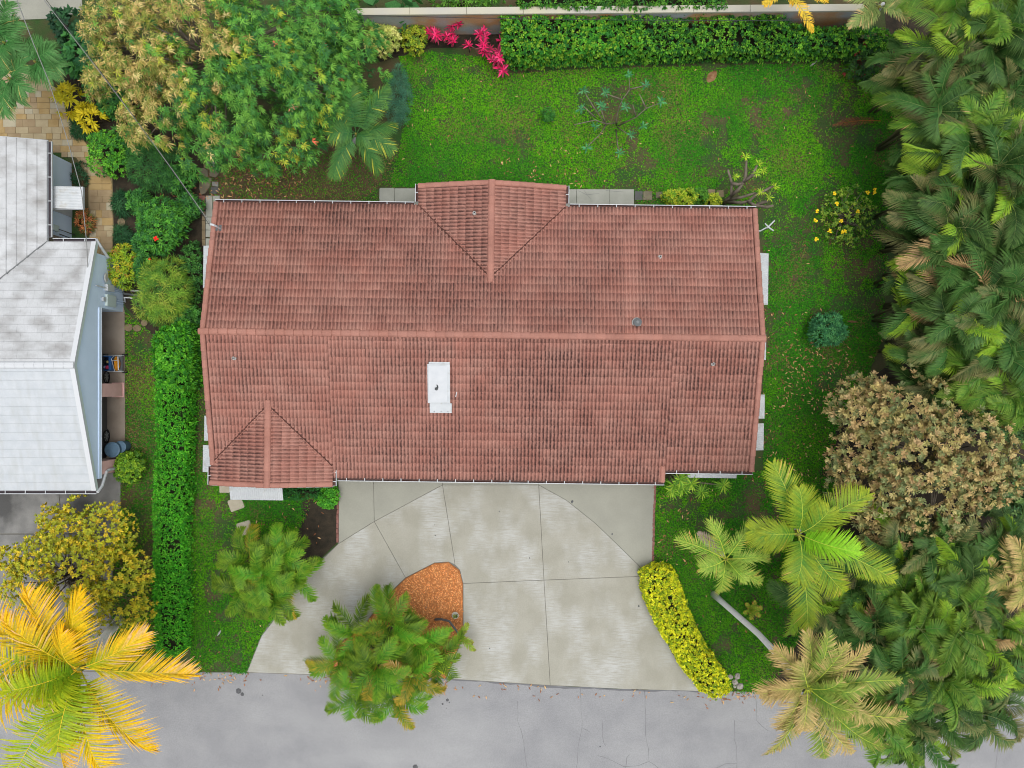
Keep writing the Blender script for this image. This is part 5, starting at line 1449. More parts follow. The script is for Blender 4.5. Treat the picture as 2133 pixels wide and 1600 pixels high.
for i in range(6):
    put_frond(o, P(1565, 1268, .1), frond(.5, i * 1.05 + .3, 1.0, -.1, .2, 14, cg=lin(104, 140, 40), cy=lin(190, 180, 60), tip=lin(200, 120, 60), dead=.2, w=.03, rw=.01))

# top left feather palms of the neighbour
TL = []
for lab, cx, cy, z, tips in (('upper feather palm at the top left corner', 10, 90, 4.5, ((-50, 20), (50, 55), (40, 110), (-20, 150), (0, 0), (32, 15), (-40, 80), (15, 140))), ('feather palm leaning over the cream terrace', 75, 130, 4.2, ((40, 100), (130, 118), (100, 95), (140, 150), (120, 172), (60, 100), (95, 165))), ('lowest feather palm drooping over the cream terrace', 22, 165, 4.4, ((25, 245), (-30, 130), (60, 140), (70, 200), (-20, 220), (45, 215), (5, 120)))):
    ff = [f_to(cx, cy, z, tx, ty, rng.uniform(20, 55), rng.uniform(-35, -10), .75, 64, curl=rng.uniform(-.3, .3), wind=(0, -.2, 0), cg=lin(44, 98, 42), cy=lin(104, 144, 84), tip=lin(190, 170, 100), dead=.02, w=.03, fold=.35, droop=.6, rw=.025) for tx, ty in tips]
    palm(lab, cx, cy, z, cx + 12, cy + 12, ff, name='feather_palm', r=(.08, .07), group='feather palms by the terrace')
# yellow fronds drooping over the boundary wall
ff = [f_to(1640, -25, 4.0, tx, ty, 20, -35, .4, 26, curl=.2, cg=lin(176, 160, 50), cy=lin(222, 176, 50), tip=ORA, dead=.3, w=.045, rw=.02) for tx, ty in ((1690, 68), (1590, 15), (1610, -10), (1720, 5), (1550, -5), (1650, 10))]
palm('yellowing palm behind the boundary wall', 1640, -25, 4.0, 1640, -15, ff, name='feather_palm', r=(.08, .07))
ff = [f_to(1830, 15, 4.5, tx, ty, rng.uniform(15, 50), -25, .5, 30, curl=rng.uniform(-.3, .3), cg=lin(92, 118, 60), cy=lin(150, 150, 90), tip=TAN, dead=.2, w=.05, rw=.02) for tx, ty in ((1755, 70), (1790, 60), (1740, 10), (1880, 50), (1850, -40), (1800, -30), (1900, 0))]
palm('olive green feather palm where boundary wall meets the palm screen', 1830, 15, 4.5, 1830, 20, ff, name='feather_palm', r=(.08, .07))

# ---- the big mango like tree
def px_lobe(px, py, z, r, rz): p = P(px, py, z); k = S * (H - z) / H * .9; return (p[0], p[1], z, r * k, r * k, rz)
mlb = [px_lobe(300, 90, 4.2, 120, 2.0), px_lobe(260, 170, 3.6, 90, 1.7), px_lobe(420, 60, 4.8, 120, 2.1), px_lobe(400, 180, 4.8, 120, 1.9), px_lobe(330, 260, 3.6, 85, 1.6), px_lobe(540, 80, 5.0, 130, 2.2), px_lobe(660, 60, 4.6, 105, 2.0), px_lobe(540, 200, 4.8, 115, 2.0), px_lobe(660, 170, 4.6, 110, 1.9),
       px_lobe(740, 110, 3.8, 75, 1.6), px_lobe(470, 270, 3.8, 95, 1.6), px_lobe(590, 280, 3.6, 95, 1.5), px_lobe(740, 190, 3.4, 75, 1.4), px_lobe(420, 325, 2.8, 55, 1.2), px_lobe(560, 335, 2.6, 45, 1.0), px_lobe(225, 60, 3.2, 60, 1.4), px_lobe(345, 130, 5.4, 60, 1.5), px_lobe(480, 130, 6.0, 60, 1.5), px_lobe(600, 130, 6.0, 55, 1.4), px_lobe(690, 110, 5.6, 48, 1.3), px_lobe(420, 230, 4.8, 50, 1.3), px_lobe(620, 230, 4.8, 52, 1.2), px_lobe(770, 150, 3.6, 45, 1.1), px_lobe(500, 40, 6.0, 55, 1.4)]
mb_ = P(500, 190, 0); mango = thing('mango_tree', 'large spreading tree, half tan and half green, behind the house', 'tree', mb_)
p, u = dome_points(mlb, 10500, zmin=1.4, fill=.5)
kp = fbm(p[:, 0] * 1.5, p[:, 1] * 1.5, 201) > .40; p, u = p[kp], u[kp]
u = nrm(u + rng.normal(0, .3, u.shape))
ppx = p[:, 0] / (S * (H - p[:, 2]) / H) + 1066.5; ppy = 800 - p[:, 1] / (S * (H - p[:, 2]) / H)
tanw = np.clip((470 - ppx - (ppy - 120) * .38) / 130 + (fbm(ppx / 45, ppy / 45, 9) - .5) * 3.0, 0, 1)
istan = rng.random(len(p)) < tanw * .85
m = 10
gcol = pal([lin(80, 136, 54), lin(62, 118, 50), lin(104, 154, 60), lin(50, 98, 50), lin(92, 140, 54)], len(p), .12)
lime = (fbm(ppx / 60, ppy / 60, 77) > .58) & (rng.random(len(p)) < .3); gcol[lime] = pal([lin(140, 160, 50), lin(158, 168, 56)], int(lime.sum()))
tcol = pal([lin(206, 176, 112), lin(190, 158, 98), lin(168, 152, 80), lin(140, 142, 66), lin(216, 190, 130)], len(p), .1)
pink = (~istan) & (ppx > 540) & (rng.random(len(p)) < .008); gcol[pink] = pal([lin(226, 128, 108), lin(214, 110, 84)], int(pink.sum()))
cA = np.where(istan[:, None], tcol * .65 + gcol * .3, gcol); cB = np.where(istan[:, None], tcol, gcol * 1.12)
cA = np.repeat(cA, m, 0) * (1 + rng.uniform(-.15, .15, (len(p) * m, 1))); cB = np.repeat(cB, m, 0) * (1 + rng.uniform(-.15, .15, (len(p) * m, 1)))
gl = (rng.random(len(p) * m) < .35) & np.repeat(istan, m); og = pal([lin(112, 134, 58), lin(132, 140, 62), lin(92, 120, 54)], int(gl.sum())); cA[gl] = og; cB[gl] = og * .6 + cB[gl] * .4
leafpart('crown', rosettes(p, u, m, .2, .038, 1.25, .85, cA, cB, wind=(.4, .14, 0)), mango)
MB().tube([mb_, mb_ + [.1, .1, 1.0], mb_ + [.0, .2, 2.0]], [.4, .3, .26], 10).build('trunk', M_bark, mango, smooth=True)
branches(mb_ + np.array([0, .15, 1.5]), [p[i] - u[i] * .1 for i in rng.choice(len(p), 70, replace=False)], .1, .018, M_bark, mango, 'branches', 5, .2)

# ---- tan leathery leaved tree on the east
slb = [px_lobe(1800, 860, 4.4, 85, 1.6), px_lobe(1880, 850, 4.8, 100, 1.8), px_lobe(1790, 940, 4.2, 80, 1.5), px_lobe(1900, 950, 5.4, 120, 2.0), px_lobe(2010, 920, 5.2, 105, 1.8), px_lobe(1830, 1030, 4.4, 90, 1.6), px_lobe(1940, 1040, 4.8, 100, 1.7), px_lobe(2050, 990, 4.8, 75, 1.5), px_lobe(1850, 1105, 3.8, 70, 1.3), px_lobe(1930, 1110, 4.0, 60, 1.3), px_lobe(1770, 1010, 3.4, 55, 1.2), px_lobe(1820, 800, 3.6, 50, 1.2)]
sb_ = P(1850, 930, 0); sg = thing('tan_leaved_tree', 'round tan and sage leaved tree among the palms', 'tree', sb_)
p, u = dome_points(slb, 4400, zmin=1.2, fill=.45)
kp = fbm(p[:, 0] * 1.7, p[:, 1] * 1.7, 301) > .38; p, u = p[kp], u[kp]
u = nrm(u + rng.normal(0, .25, u.shape)); m = 9
cA = pal([lin(154, 140, 90), lin(170, 152, 102), lin(164, 140, 98), lin(130, 134, 86), lin(110, 120, 78), lin(154, 146, 92)], len(p), .12)
cA = np.repeat(cA, m, 0) * (1 + rng.uniform(-.2, .2, (len(p) * m, 1)))
leafpart('crown', rosettes(p, u, m, .155, .064, 1.15, .12, cA, cA * 1.06, sh=(.35, 1, .55)), sg)
tw = []
for i in rng.choice(len(p), 90, replace=False):
    if p[i][2] > 4.6: tw.append((p[i], u[i]))
mbt = MB()
for q, uu in tw:
    mbt.tube([q - uu * .5, q + uu * .05 + rng.uniform(-.15, .15, 3), q + uu * .16 + rng.uniform(-.35, .35, 3) * [1, 1, .3]], [.014, .011, .008], 4, cap=False)
mbt.build('bare_twigs', M('lime_twig', lin(168, 168, 78)), sg)
MB().tube([sb_, sb_ + [.1, -.05, 1.2], sb_ + [.2, 0, 2.2]], [.22, .18, .15], 9).build('trunk', M_bark, sg, smooth=True)
branches(sb_ + np.array([.15, 0, 1.8]), [p[i] - u[i] * .1 for i in rng.choice(len(p), 55, replace=False)], .07, .014, M_bark, sg, 'branches', 5, .2)

# ---- sparse golden tree by the neighbour's drive
glb = [px_lobe(160, 1180, 2.6, 90, 1.2), px_lobe(90, 1170, 2.4, 70, 1.0), px_lobe(220, 1110, 2.4, 70, 1.0), px_lobe(250, 1200, 2.4, 75, 1.1), px_lobe(130, 1110, 2.2, 55, .9), px_lobe(60, 1220, 2.2, 60, .9), px_lobe(180, 1260, 2.2, 80, 1.0), px_lobe(270, 1260, 2.0, 60, .9), px_lobe(165, 1055, 2.0, 28, .8), px_lobe(105, 1075, 1.8, 28, .7), px_lobe(25, 1160, 1.8, 30, .7)]
gb = P(170, 1190, 0); gt = thing('golden_shrub_tree', 'sparse golden green tree with bare twigs over the neighbour driveway', 'tree', gb)
p, u = dome_points(glb, 3600, zmin=.8, fill=.5); keep_ = fbm(p[:, 0] * 1.6, p[:, 1] * 1.6, 63) > .43; p, u = p[keep_], u[keep_]; m = 6
cA = np.repeat(pal([lin(178, 174, 44), lin(196, 174, 48), lin(160, 164, 46), lin(140, 148, 46)], len(p), .12), m, 0) * (1 + rng.uniform(-.15, .15, (len(p) * m, 1)))
leafpart('crown', rosettes(p, u, m, .12, .065, 1.1, .15, cA, None, sh=(.4, 1, .4)), gt)
branches(gb, [p[i] for i in rng.choice(len(p), 90, replace=False)], .05, .007, M_bark, gt, 'trunk_and_branches', 5, .25)

# ---- hedges
HG = [lin(60, 142, 30), lin(76, 158, 34), lin(50, 126, 34), lin(94, 168, 42)]
hedge('clipped_hedge', 'long clipped green hedge between the two front yards', [(322, 795), (388, 795), (388, 900), (384, 1000), (381, 1100), (379, 1250), (377, 1364), (328, 1370), (320, 1250), (320, 1050), (326, 900)], 1.15, 210, .085, .045, HG, m=4)
hedge('leafy_hedge', 'broad leaved bright bush at the north end of the long hedge', [(322, 700), (380, 672), (390, 700), (390, 800), (375, 812), (330, 800), (318, 750)], 1.8, 110, .15, .085, [lin(82, 150, 36), lin(64, 132, 34), lin(98, 166, 44), lin(48, 110, 36)], m=5, bump_=.2)
hedge('golden_hedge', 'curved clipped golden hedge between driveway and lawn', [(1340, 1192), (1360, 1184), (1385, 1183), (1405, 1190), (1420, 1240), (1445, 1300), (1480, 1365), (1515, 1410), (1522, 1440), (1490, 1455), (1462, 1440), (1420, 1385), (1375, 1310), (1345, 1240)], 1.0, 240, .075, .048,
      [lin(204, 204, 36), lin(186, 190, 36), lin(156, 172, 38), lin(218, 214, 54), lin(110, 140, 36)], m=5, bump_=.1)
hedge('rear_hedge', 'deep green hedge along the boundary wall behind the lawn, wider western half', [(1045, 20), (1120, 12), (1250, 14), (1330, 24), (1335, 98), (1200, 104), (1080, 114), (1050, 100)], 1.9, 120, .12, .075, [lin(60, 128, 38), lin(84, 146, 40), lin(44, 104, 40), lin(120, 160, 44)], m=4, bump_=.22, group='hedges along the boundary wall')
hedge('rear_hedge', 'darker low hedge continuing east along the boundary wall to the palms', [(1337, 30), (1480, 30), (1600, 36), (1700, 55), (1790, 58), (1880, 75), (1850, 98), (1700, 98), (1560, 100), (1450, 102), (1338, 106)], 1.6, 105, .12, .075, [lin(56, 116, 36), lin(88, 148, 40), lin(38, 88, 40), lin(108, 158, 46)], m=4, bump_=.3, group='hedges along the boundary wall')
hedge('far_hedge', 'green hedge on the far side of the boundary wall', [(1085, -40), (1512, -40), (1512, 12), (1300, 14), (1085, 13)], 2.3, 80, .12, .07, [lin(66, 120, 40), lin(48, 98, 40), lin(90, 140, 46)], m=4, bump_=.2)
hedge('foundation_hedge', 'small dark hedge under the front gable wall', [(588, 1018), (664, 1018), (664, 1037), (588, 1040)], .8, 220, .06, .03, [lin(40, 96, 44), lin(52, 112, 48)], m=4)

# ---- shrubs, one by one
B = bush
B('round_shrub', 'small round bright green shrub at the corner of the front gable', 'shrub', 684, 1036, 24, .9, 260, 5, .10, .05, [lin(84, 156, 38), lin(64, 134, 40)])
B('round_shrub', 'round lime shrub beside the pink carport pillar', 'shrub', 268, 972, 34, 1.3, 420, 5, .11, .065, [lin(98, 140, 36), lin(124, 158, 40), lin(74, 116, 38)])
B('croton_shrub', 'yellow green croton beside the neighbour wall', 'shrub', 252, 556, 42, 1.7, 480, 5, .15, .05, [lin(140, 164, 36), lin(108, 142, 40), lin(170, 160, 44), lin(150, 100, 50)], w=[3, 3, 1.5, .5])
B('croton_shrub', 'bright yellow croton overlooking the cream terrace, upper rosettes', 'shrub', 145, 212, 30, 1.6, 26, 12, .34, .085, [lin(196, 180, 36), lin(212, 192, 40)], cols2=[lin(168, 164, 40)], open_=1.2, lobes=3)
B('croton_shrub', 'bright yellow croton lower on the slope beside the grass border', 'shrub', 190, 245, 26, 1.3, 18, 12, .30, .08, [lin(186, 176, 36), lin(206, 190, 40)], open_=1.2, lobes=3)
B('bright_shrub', 'bright leafy green shrub at the bend of the cream path', 'shrub', 225, 318, 46, 1.6, 620, 5, .11, .055, [lin(78, 142, 40), lin(104, 166, 46), lin(56, 116, 42)])
B('big_leaf_shrub', 'dark big leaved shrub between the terrace and the large tree', 'shrub', 185, 120, 62, 1.9, 170, 7, .30, .16, [lin(58, 112, 60), lin(44, 92, 56), lin(74, 132, 66)], open_=1.2, droop=.4)
B('big_leaf_shrub', 'dark big leaved shrub near the top left pale apron', 'shrub', 145, 55, 40, 1.5, 80, 7, .26, .15, [lin(44, 84, 50), lin(36, 70, 46)], open_=1.2, droop=.4)
B('needle_bush', 'feathery dark green bush under the service cable', 'shrub', 318, 345, 58, 2.0, 520, 9, .24, .016, [lin(54, 106, 52), lin(72, 128, 56), lin(44, 88, 48)], open_=1.2, droop=.3, group='feathery bushes by the house wall')
B('hibiscus_shrub', 'tall green hibiscus with one red flower', 'shrub', 335, 468, 58, 2.3, 760, 6, .15, .055, [lin(64, 124, 44), lin(84, 146, 48), lin(48, 100, 46)], open_=1.2)
B('needle_bush', 'yellow green feathery palm like bush south of the hibiscus', 'shrub', 342, 612, 62, 2.1, 560, 11, .26, .02, [lin(96, 142, 46), lin(122, 160, 52), lin(70, 116, 46), lin(150, 164, 62)], open_=1.35, droop=.35, ry=78, group='feathery bushes by the house wall')
B('shade_shrub', 'dark low shrub in the gap beside the west wall of the tiled house', 'shrub', 398, 560, 26, .9, 260, 5, .14, .06, [lin(50, 96, 44), lin(70, 120, 50)], ry=70)
for i, (x, y, r, h) in enumerate(((290, 420, 26, 1.2), (392, 430, 26, 1.2), (275, 290, 36, 1.3), (385, 660, 32, 1.3), (300, 560, 26, 1.4), (372, 372, 34, 1.2), (240, 215, 34, 1.4), (300, 510, 30, 1.2))):
    B('garden_shrub', 'dark mixed garden shrub ' + ['left of the hibiscus by the path', 'right of the hibiscus under the mast', 'between croton and feathery bush', 'where the long hedge meets the feathery bush', 'between the wall croton and the palm like bush', 'below the large tree at the flagstones', 'under the yellow croton and large tree', 'south west of the hibiscus'][i], 'shrub', x, y, r, h, 220, 6, .17, .06, [lin(58, 112, 46), lin(74, 132, 50), lin(46, 94, 46)], open_=1.2, group='mixed garden shrubs')
B('grass_clump', 'dark strappy grass clump above the round stepping stone', 'grass clump', 250, 425, 17, .5, 60, 12, .34, .02, [lin(38, 80, 50), lin(52, 98, 58)], open_=1.2, droop=.6, ry=26, stems=0, lobes=2, group='strappy grass clumps along the path')
B('grass_clump', 'dark strappy grass clump below the round stepping stone', 'grass clump', 254, 492, 17, .5, 55, 12, .34, .02, [lin(38, 80, 50), lin(52, 98, 58)], open_=1.2, droop=.6, ry=18, stems=0, lobes=2, group='strappy grass clumps along the path')
B('grass_clump', 'dark grassy border at the terrace edge below the yellow croton', 'grass clump', 170, 262, 26, .5, 90, 12, .3, .018, [lin(36, 76, 46), lin(48, 92, 52)], open_=1.2, droop=.6, ry=28, stems=0, lobes=2, group='strappy grass clumps along the path')
B('grass_clump', 'dark ground cover tuft next to the neighbour side wall', 'grass clump', 167, 365, 17, .4, 70, 9, .16, .03, [lin(46, 84, 54), lin(40, 76, 48)], open_=1.2, ry=34, stems=0, lobes=2, group='strappy grass clumps along the path')
B('rusty_fern', 'rusty orange and olive fern beside the neighbour wall boxes', 'fern', 176, 462, 20, .6, 70, 8, .2, .04, [lin(150, 90, 56), lin(110, 110, 56), lin(176, 112, 66)], open_=1.2, ry=26, stems=0, lobes=2)
B('variegated_shrub', 'cream variegated shrub by the boundary wall', 'shrub', 795, 82, 42, 1.5, 330, 7, .13, .055, [lin(206, 206, 124), lin(186, 190, 100), lin(150, 164, 80)], ry=34, droop=.2)
B('variegated_shrub', 'yellow green shrub between the cream one and the red cordylines', 'shrub', 862, 78, 30, 1.2, 260, 6, .12, .05, [lin(138, 156, 40), lin(98, 132, 44), lin(164, 170, 50)], ry=36)
B('feathery_conifer', 'hazy blue green feathery bush at the lawn edge of the large tree', 'shrub', 828, 200, 26, 1.4, 420, 9, .20, .012, [lin(66, 116, 92), lin(52, 100, 76), lin(80, 130, 96)], open_=1.3, ry=68, droop=.3)
B('elephant_ear', 'broad elephant ear leaves hanging over the boundary wall', 'plant', 790, 30, 26, 2.2, 5, 3, .75, .6, [lin(62, 116, 64), lin(74, 128, 72)], open_=1.3, lobes=2, sh=(.6, 1, .2))
B('elephant_ear', 'elephant ear with one long leaf crossing the wall cap', 'plant', 862, 14, 20, 2.3, 4, 3, .75, .5, [lin(62, 112, 60), lin(80, 136, 72)], open_=1.3, lobes=2, sh=(.6, 1, .2))
B('wall_shrub', 'loose green shrub peeking over the boundary wall from behind', 'shrub', 700, -5, 60, 2.4, 260, 6, .16, .06, [lin(84, 136, 48), lin(110, 156, 52)], ry=24)
B('wall_shrub', 'loose green shrub behind the wall above the cordylines', 'shrub', 965, -2, 75, 2.4, 300, 6, .16, .06, [lin(74, 122, 46), lin(96, 146, 50)], ry=22)
B('lawn_shrub', 'tiny dark green shrub alone on the back lawn', 'shrub', 1141, 238, 13, .7, 70, 5, .12, .05, [lin(48, 104, 42), lin(66, 124, 46)], stems=3)
B('yellow_flower_bush', 'sparse bush with yellow flowers beside the palm screen', 'shrub', 1762, 452, 66, 1.4, 330, 5, .11, .06, [lin(118, 156, 52), lin(88, 126, 52), lin(140, 164, 60)], stems=30, barkm=M_bark, fill=.6)
B('feathery_shrub', 'small rounded blue green bush alone on the east lawn', 'shrub', 1722, 686, 38, 1.5, 360, 6, .16, .05, [lin(58, 118, 72), lin(76, 138, 80), lin(46, 98, 62)], open_=1.2, ry=36)
B('rear_shrub', 'yellow green shrub behind the rear eave', 'shrub', 1420, 412, 36, 1.0, 260, 5, .12, .055, [lin(136, 164, 40), lin(98, 140, 42), lin(168, 176, 50)], ry=20)
B('rear_shrub', 'smaller golden shrub next to the bare frangipani', 'shrub', 1484, 418, 18, .8, 110, 5, .12, .055, [lin(164, 170, 44), lin(128, 150, 42)], ry=14)
B('rear_shrub', 'leafy green shrub between the two golden shrubs', 'shrub', 1458, 408, 20, .8, 120, 5, .12, .055, [lin(84, 136, 42), lin(66, 116, 44)], ry=16)
B('dark_shrub', 'dark shrub with red tipped leaves at the rear lawn corner', 'shrub', 1815, 125, 48, 1.5, 330, 6, .15, .06, [lin(48, 84, 42), lin(62, 104, 44), lin(40, 64, 40), lin(150, 58, 56)], w=[3, 3, 3, .6], ry=50)
B('lime_sprig', 'lime green shrub at the street tip of the mulch island', 'shrub', 918, 1382, 18, .6, 110, 5, .10, .055, [lin(190, 204, 44), lin(160, 180, 44)], ry=22)
for i, (x, y) in enumerate(((2050, 838), (2110, 880), (2090, 1075), (2125, 1010))):
    B('understory_shrub', ['grey green understory shrub above the tan tree', 'green shrub right of the tan tree top', 'dark glossy shrub below the tan tree on the east', 'green shrub at the east frame edge of the tan tree'][i], 'shrub', x, y, 48, 3.2, 240, 6, .2, .09, [lin(84, 118, 70), lin(64, 100, 58), lin(104, 134, 74)], open_=1.2)

# flowers as things of the flower bush and hibiscus: parts
def flower(parent, p, r, colr, n=6):
    c = np.array([p]); k = n
    V = rosettes(c, np.array([[0, 0, 1.0]]), k, r, r * .8, 1.25, .1, np.repeat(np.array([colr]), k, 0), None, (.4, 1, .7))
    leafpart('flower', V, parent)
yb_ = [o for o in bpy.data.objects if o.name == 'yellow_flower_bush'][0]
for x, y in ((1738, 404), (1743, 425), (1807, 401), (1821, 395), (1820, 402), (1787, 441), (1702, 440), (1698, 460), (1752, 461), (1728, 482), (1700, 498), (1754, 484), (1760, 482)):
    flower(yb_, P(x, y, 1.35), .085, lin(244, 210, 40))
hb = [o for o in bpy.data.objects if o.name == 'hibiscus_shrub'][0]
flower(hb, P(326, 498, 2.3), .1, lin(226, 40, 36)); flower(hb, P(312, 540, 2.1), .05, lin(226, 40, 36))

# red cordylines
for lab, x, y, n in (('magenta cordyline, westernmost by the wall', 900, 70, 5), ('magenta cordyline closest to the boundary wall', 950, 47, 3), ('magenta cordyline below the one by the wall', 938, 78, 4), ('tiny magenta cordyline alone in the border', 976, 90, 1), ('tall magenta cordyline north of the eastern cluster', 1005, 76, 3),
                     ('magenta cordyline in the middle of the eastern cluster', 1016, 98, 4), ('magenta cordyline at the hedge corner', 1050, 82, 2), ('magenta cordyline low in the eastern cluster', 1030, 122, 5), ('southernmost magenta cordyline at the lawn edge', 1052, 146, 2)):
    c0 = P(x, y, 1.0); o = thing('cordyline', lab, 'cordyline', (c0[0], c0[1], 0), group='magenta cordylines')
    cs_ = np.array([c0 + [rng.uniform(-.22, .22) * (n > 1), rng.uniform(-.22, .22) * (n > 1), rng.uniform(-.3, .25)] for _ in range(n)])
    m = 16; k = n * m
    inner = np.tile(np.arange(m) < 10, n)[:, None]
    cA = np.where(inner, pal([lin(206, 34, 92), lin(186, 28, 80), lin(222, 64, 118), lin(150, 30, 66)], k, .2), pal([lin(120, 44, 62), lin(96, 56, 56)], k))
    leafpart('leaf_rosette', rosettes(cs_, np.tile([[0, 0, 1.0]], (n, 1)) + rng.uniform(-.25, .25, (n, 3)), m, .33, .07, 1.35, .35, cA, cA * 1.05), o)
    mbs = MB()
    for q in cs_: mbs.tube([(c0[0], c0[1], 0), q], [.025, .02], 5, cap=False)
    mbs.build('stem', M_barkd, o)

# dracaena by the garage corner
db = P(1395, 990, 0); o = thing('dracaena', 'branching dracaena with spiky rosettes at the garage corner', 'dracaena', db)
ds = [(1424, 984, 1.9), (1405, 1012, 1.7), (1422, 1018, 1.5), (1440, 1008, 1.7), (1462, 1025, 1.2), (1507, 1011, 1.3), (1398, 1022, 1.3), (1416, 1000, 2.0)]
mbs = MB()
for x, y, z in ds:
    t = P(x, y, z); mbs.tube([db, (db + t) / 2 + [0, -.1, -.15], t], [.05, .035, .028], 6, cap=False)
    leafpart('leaf_rosette', rosettes(np.array([t]), np.array([[rng.uniform(-.3, .3), rng.uniform(-.3, .3), 1.0]]), 34, .42, .045, 1.45, .3, pal([lin(112, 156, 44), lin(86, 130, 42), lin(150, 180, 60)], 34), None), o)
mbs.build('branches', M_bark, o, smooth=True)

# frangipanis, drawn branch by branch
def tree_lines(label, name, lines, whorls, mat, rad, base, leafc, leafL, nl, leafW=.06):
    o = thing(name, label, 'tree', P(*base))
    mb = MB()
    for ln in lines:
        pts = [P(*q) for q in ln]; mb.tube(pts, list(np.linspace(rad, rad * .55, len(pts))), 7)
    mb.build('branches', mat, o, smooth=True)
    for w_ in whorls:
        leafpart('leaf_whorl', rosettes(np.array([P(*w_)]), np.array([[rng.uniform(-.2, .2), rng.uniform(-.2, .2), 1.0]]), nl, leafL, leafW, 1.4, .25, pal(leafc, nl), None), o)
tree_lines('thin sparse frangipani with scattered leaf whorls on the back lawn', 'sparse_frangipani',
           [[(1285, 262, 0), (1283, 250, .7), (1289, 225, 1.3), (1297, 207, 1.7), (1312, 186, 2.0), (1310, 160, 2.3)], [(1312, 186, 2.0), (1345, 178, 2.3)], [(1284, 256, .4), (1262, 258, 1.0), (1240, 250, 1.5), (1196, 260, 2.0)], [(1260, 258, 1.0), (1236, 222, 1.7), (1219, 194, 2.2)], [(1240, 245, 1.3), (1216, 222, 2.0)],
            [(1262, 260, .9), (1252, 278, 1.4), (1225, 304, 2.0)], [(1283, 270, .5), (1286, 300, 1.4), (1289, 315, 1.8)], [(1288, 262, .4), (1325, 244, 1.2), (1346, 226, 1.7), (1378, 213, 2.1)], [(1346, 226, 1.7), (1332, 196, 2.1)], [(1297, 208, 1.7), (1264, 196, 2.1)], [(1325, 244, 1.2), (1318, 218, 1.8)], [(1285, 265, .5), (1312, 282, 1.6)], [(1262, 258, 1.0), (1250, 222, 1.7)]],
           [(1310, 156, 2.35), (1215, 188, 2.3), (1378, 212, 2.2), (1222, 308, 2.1), (1290, 318, 1.9), (1315, 282, 1.7), (1252, 218, 1.8), (1302, 222, 1.8), (1260, 192, 2.1), (1345, 178, 2.3), (1210, 228, 2.0), (1340, 262, 1.5), (1240, 264, 1.3), (1255, 225, 1.6)], M_bark, .032, (1285, 262, 0), [lin(62, 124, 80), lin(50, 108, 66), lin(78, 138, 86)], .25, 8, .065)
tree_lines('pruned frangipani with thick bare grey branches behind the house corner', 'pruned_frangipani',
           [[(1508, 425, 0), (1514, 415, .6), (1523, 407, 1.0), (1524, 380, 1.6), (1516, 354, 2.0)], [(1522, 408, 1.0), (1538, 395, 1.4), (1549, 378, 1.7), (1553, 366, 1.9), (1554, 346, 2.1), (1555, 334, 2.2)], [(1549, 378, 1.7), (1566, 366, 2.0), (1577, 345, 2.3)], [(1566, 366, 2.0), (1576, 366, 2.1)], [(1524, 382, 1.6), (1536, 384, 1.7), (1546, 382, 1.7)],
            [(1516, 416, .6), (1545, 411, 1.2), (1574, 402, 1.7)], [(1514, 420, .5), (1545, 423, 1.2), (1562, 418, 1.5), (1574, 406, 1.8), (1613, 387, 2.3)], [(1558, 420, 1.4), (1572, 428, 1.7), (1598, 431, 2.0), (1611, 428, 2.2)], [(1576, 426, 1.7), (1598, 419, 2.0), (1601, 413, 2.2)]],
           [(1585, 400, 2.0), (1602, 411, 2.3), (1576, 361, 2.2), (1590, 356, 2.2), (1531, 368, 1.8), (1553, 327, 2.3), (1580, 341, 2.35), (1615, 389, 2.35)], M_bark, .085, (1508, 425, 0), [lin(160, 186, 44), lin(124, 160, 44)], .22, 12, .035)

# ---- small things on the ground
def husk(name, label, cat, px, py, rot, L_, mat, w=.12):
    p = P(px, py); o = thing(name, label, cat, p, rot)
    V = []; F = []
    for i in range(7):
        t = i / 6; ww = w * math.sin(math.pi * (t * .86 + .07)); x = (t - .5) * L_
        V += [(x, -ww, .02 + .03 * t), (x, 0, .05 + .05 * math.sin(math.pi * t)), (x, ww, .02)]
        if i: b = 3 * i; F += [(b - 3, b, b + 1, b - 2), (b - 2, b + 1, b + 2, b - 1)]
    MB().add(V, F).build('blade', mat, o, world=False); return o
husk('fallen_palm_boot', 'curled dry brown palm boot on the rear lawn below the hedge', 'fallen leaf', 1482, 160, .9, .62, M_drybrown, .2)
husk('fallen_palm_boot', 'pale fallen frond base below the boundary hedge', 'fallen leaf', 1696, 131, .7, .55, M_pipe, .05)
husk('fallen_palm_boot', 'grey fallen leaf on the strip beside the long hedge', 'fallen leaf', 457, 1318, 1.0, .3, M_pipe, .05)
husk('fallen_palm_boot', 'pale palm boot lying beside the small blue green bush', 'fallen leaf', 1775, 670, -.1, .5, M_drybrown, .05)
c_ = P(1790, 252, .1); o = thing('dead_frond', 'fallen reddish brown frond reaching onto the lawn from the palms', 'fallen frond', c_)
put_frond(o, P(1835, 252, .12), f_to(1835, 252, .12, 1730, 268, 6, -6, .3, 26, curl=.3, cg=lin(110, 62, 46), cy=lin(150, 92, 50), tip=BROWN, dead=.3, w=.03, rw=.02, crach=lin(170, 100, 40)))
def rock(lab, px, py, r):
    p = P(px, py); o = thing('coral_rock', lab, 'rock', p, group='pale rocks by the golden hedge')
    V = []; F = []; n = 9
    for i, (q, z) in enumerate(((.9, 0), (1.0, .35), (.75, .75), (.3, .95))):
        for k in range(n): a = 2 * math.pi * k / n; rr = r * q * rng.uniform(.8, 1.15); V.append((rr * math.cos(a), rr * math.sin(a), r * z * rng.uniform(.85, 1.1)))
    for i in range(3):
        for k in range(n): F.append((i * n + k, i * n + (k + 1) % n, (i + 1) * n + (k + 1) % n, (i + 1) * n + k))
    F.append([27 + k for k in range(n)]); MB().add(V, F).build('stone', M_coral, o, world=False)
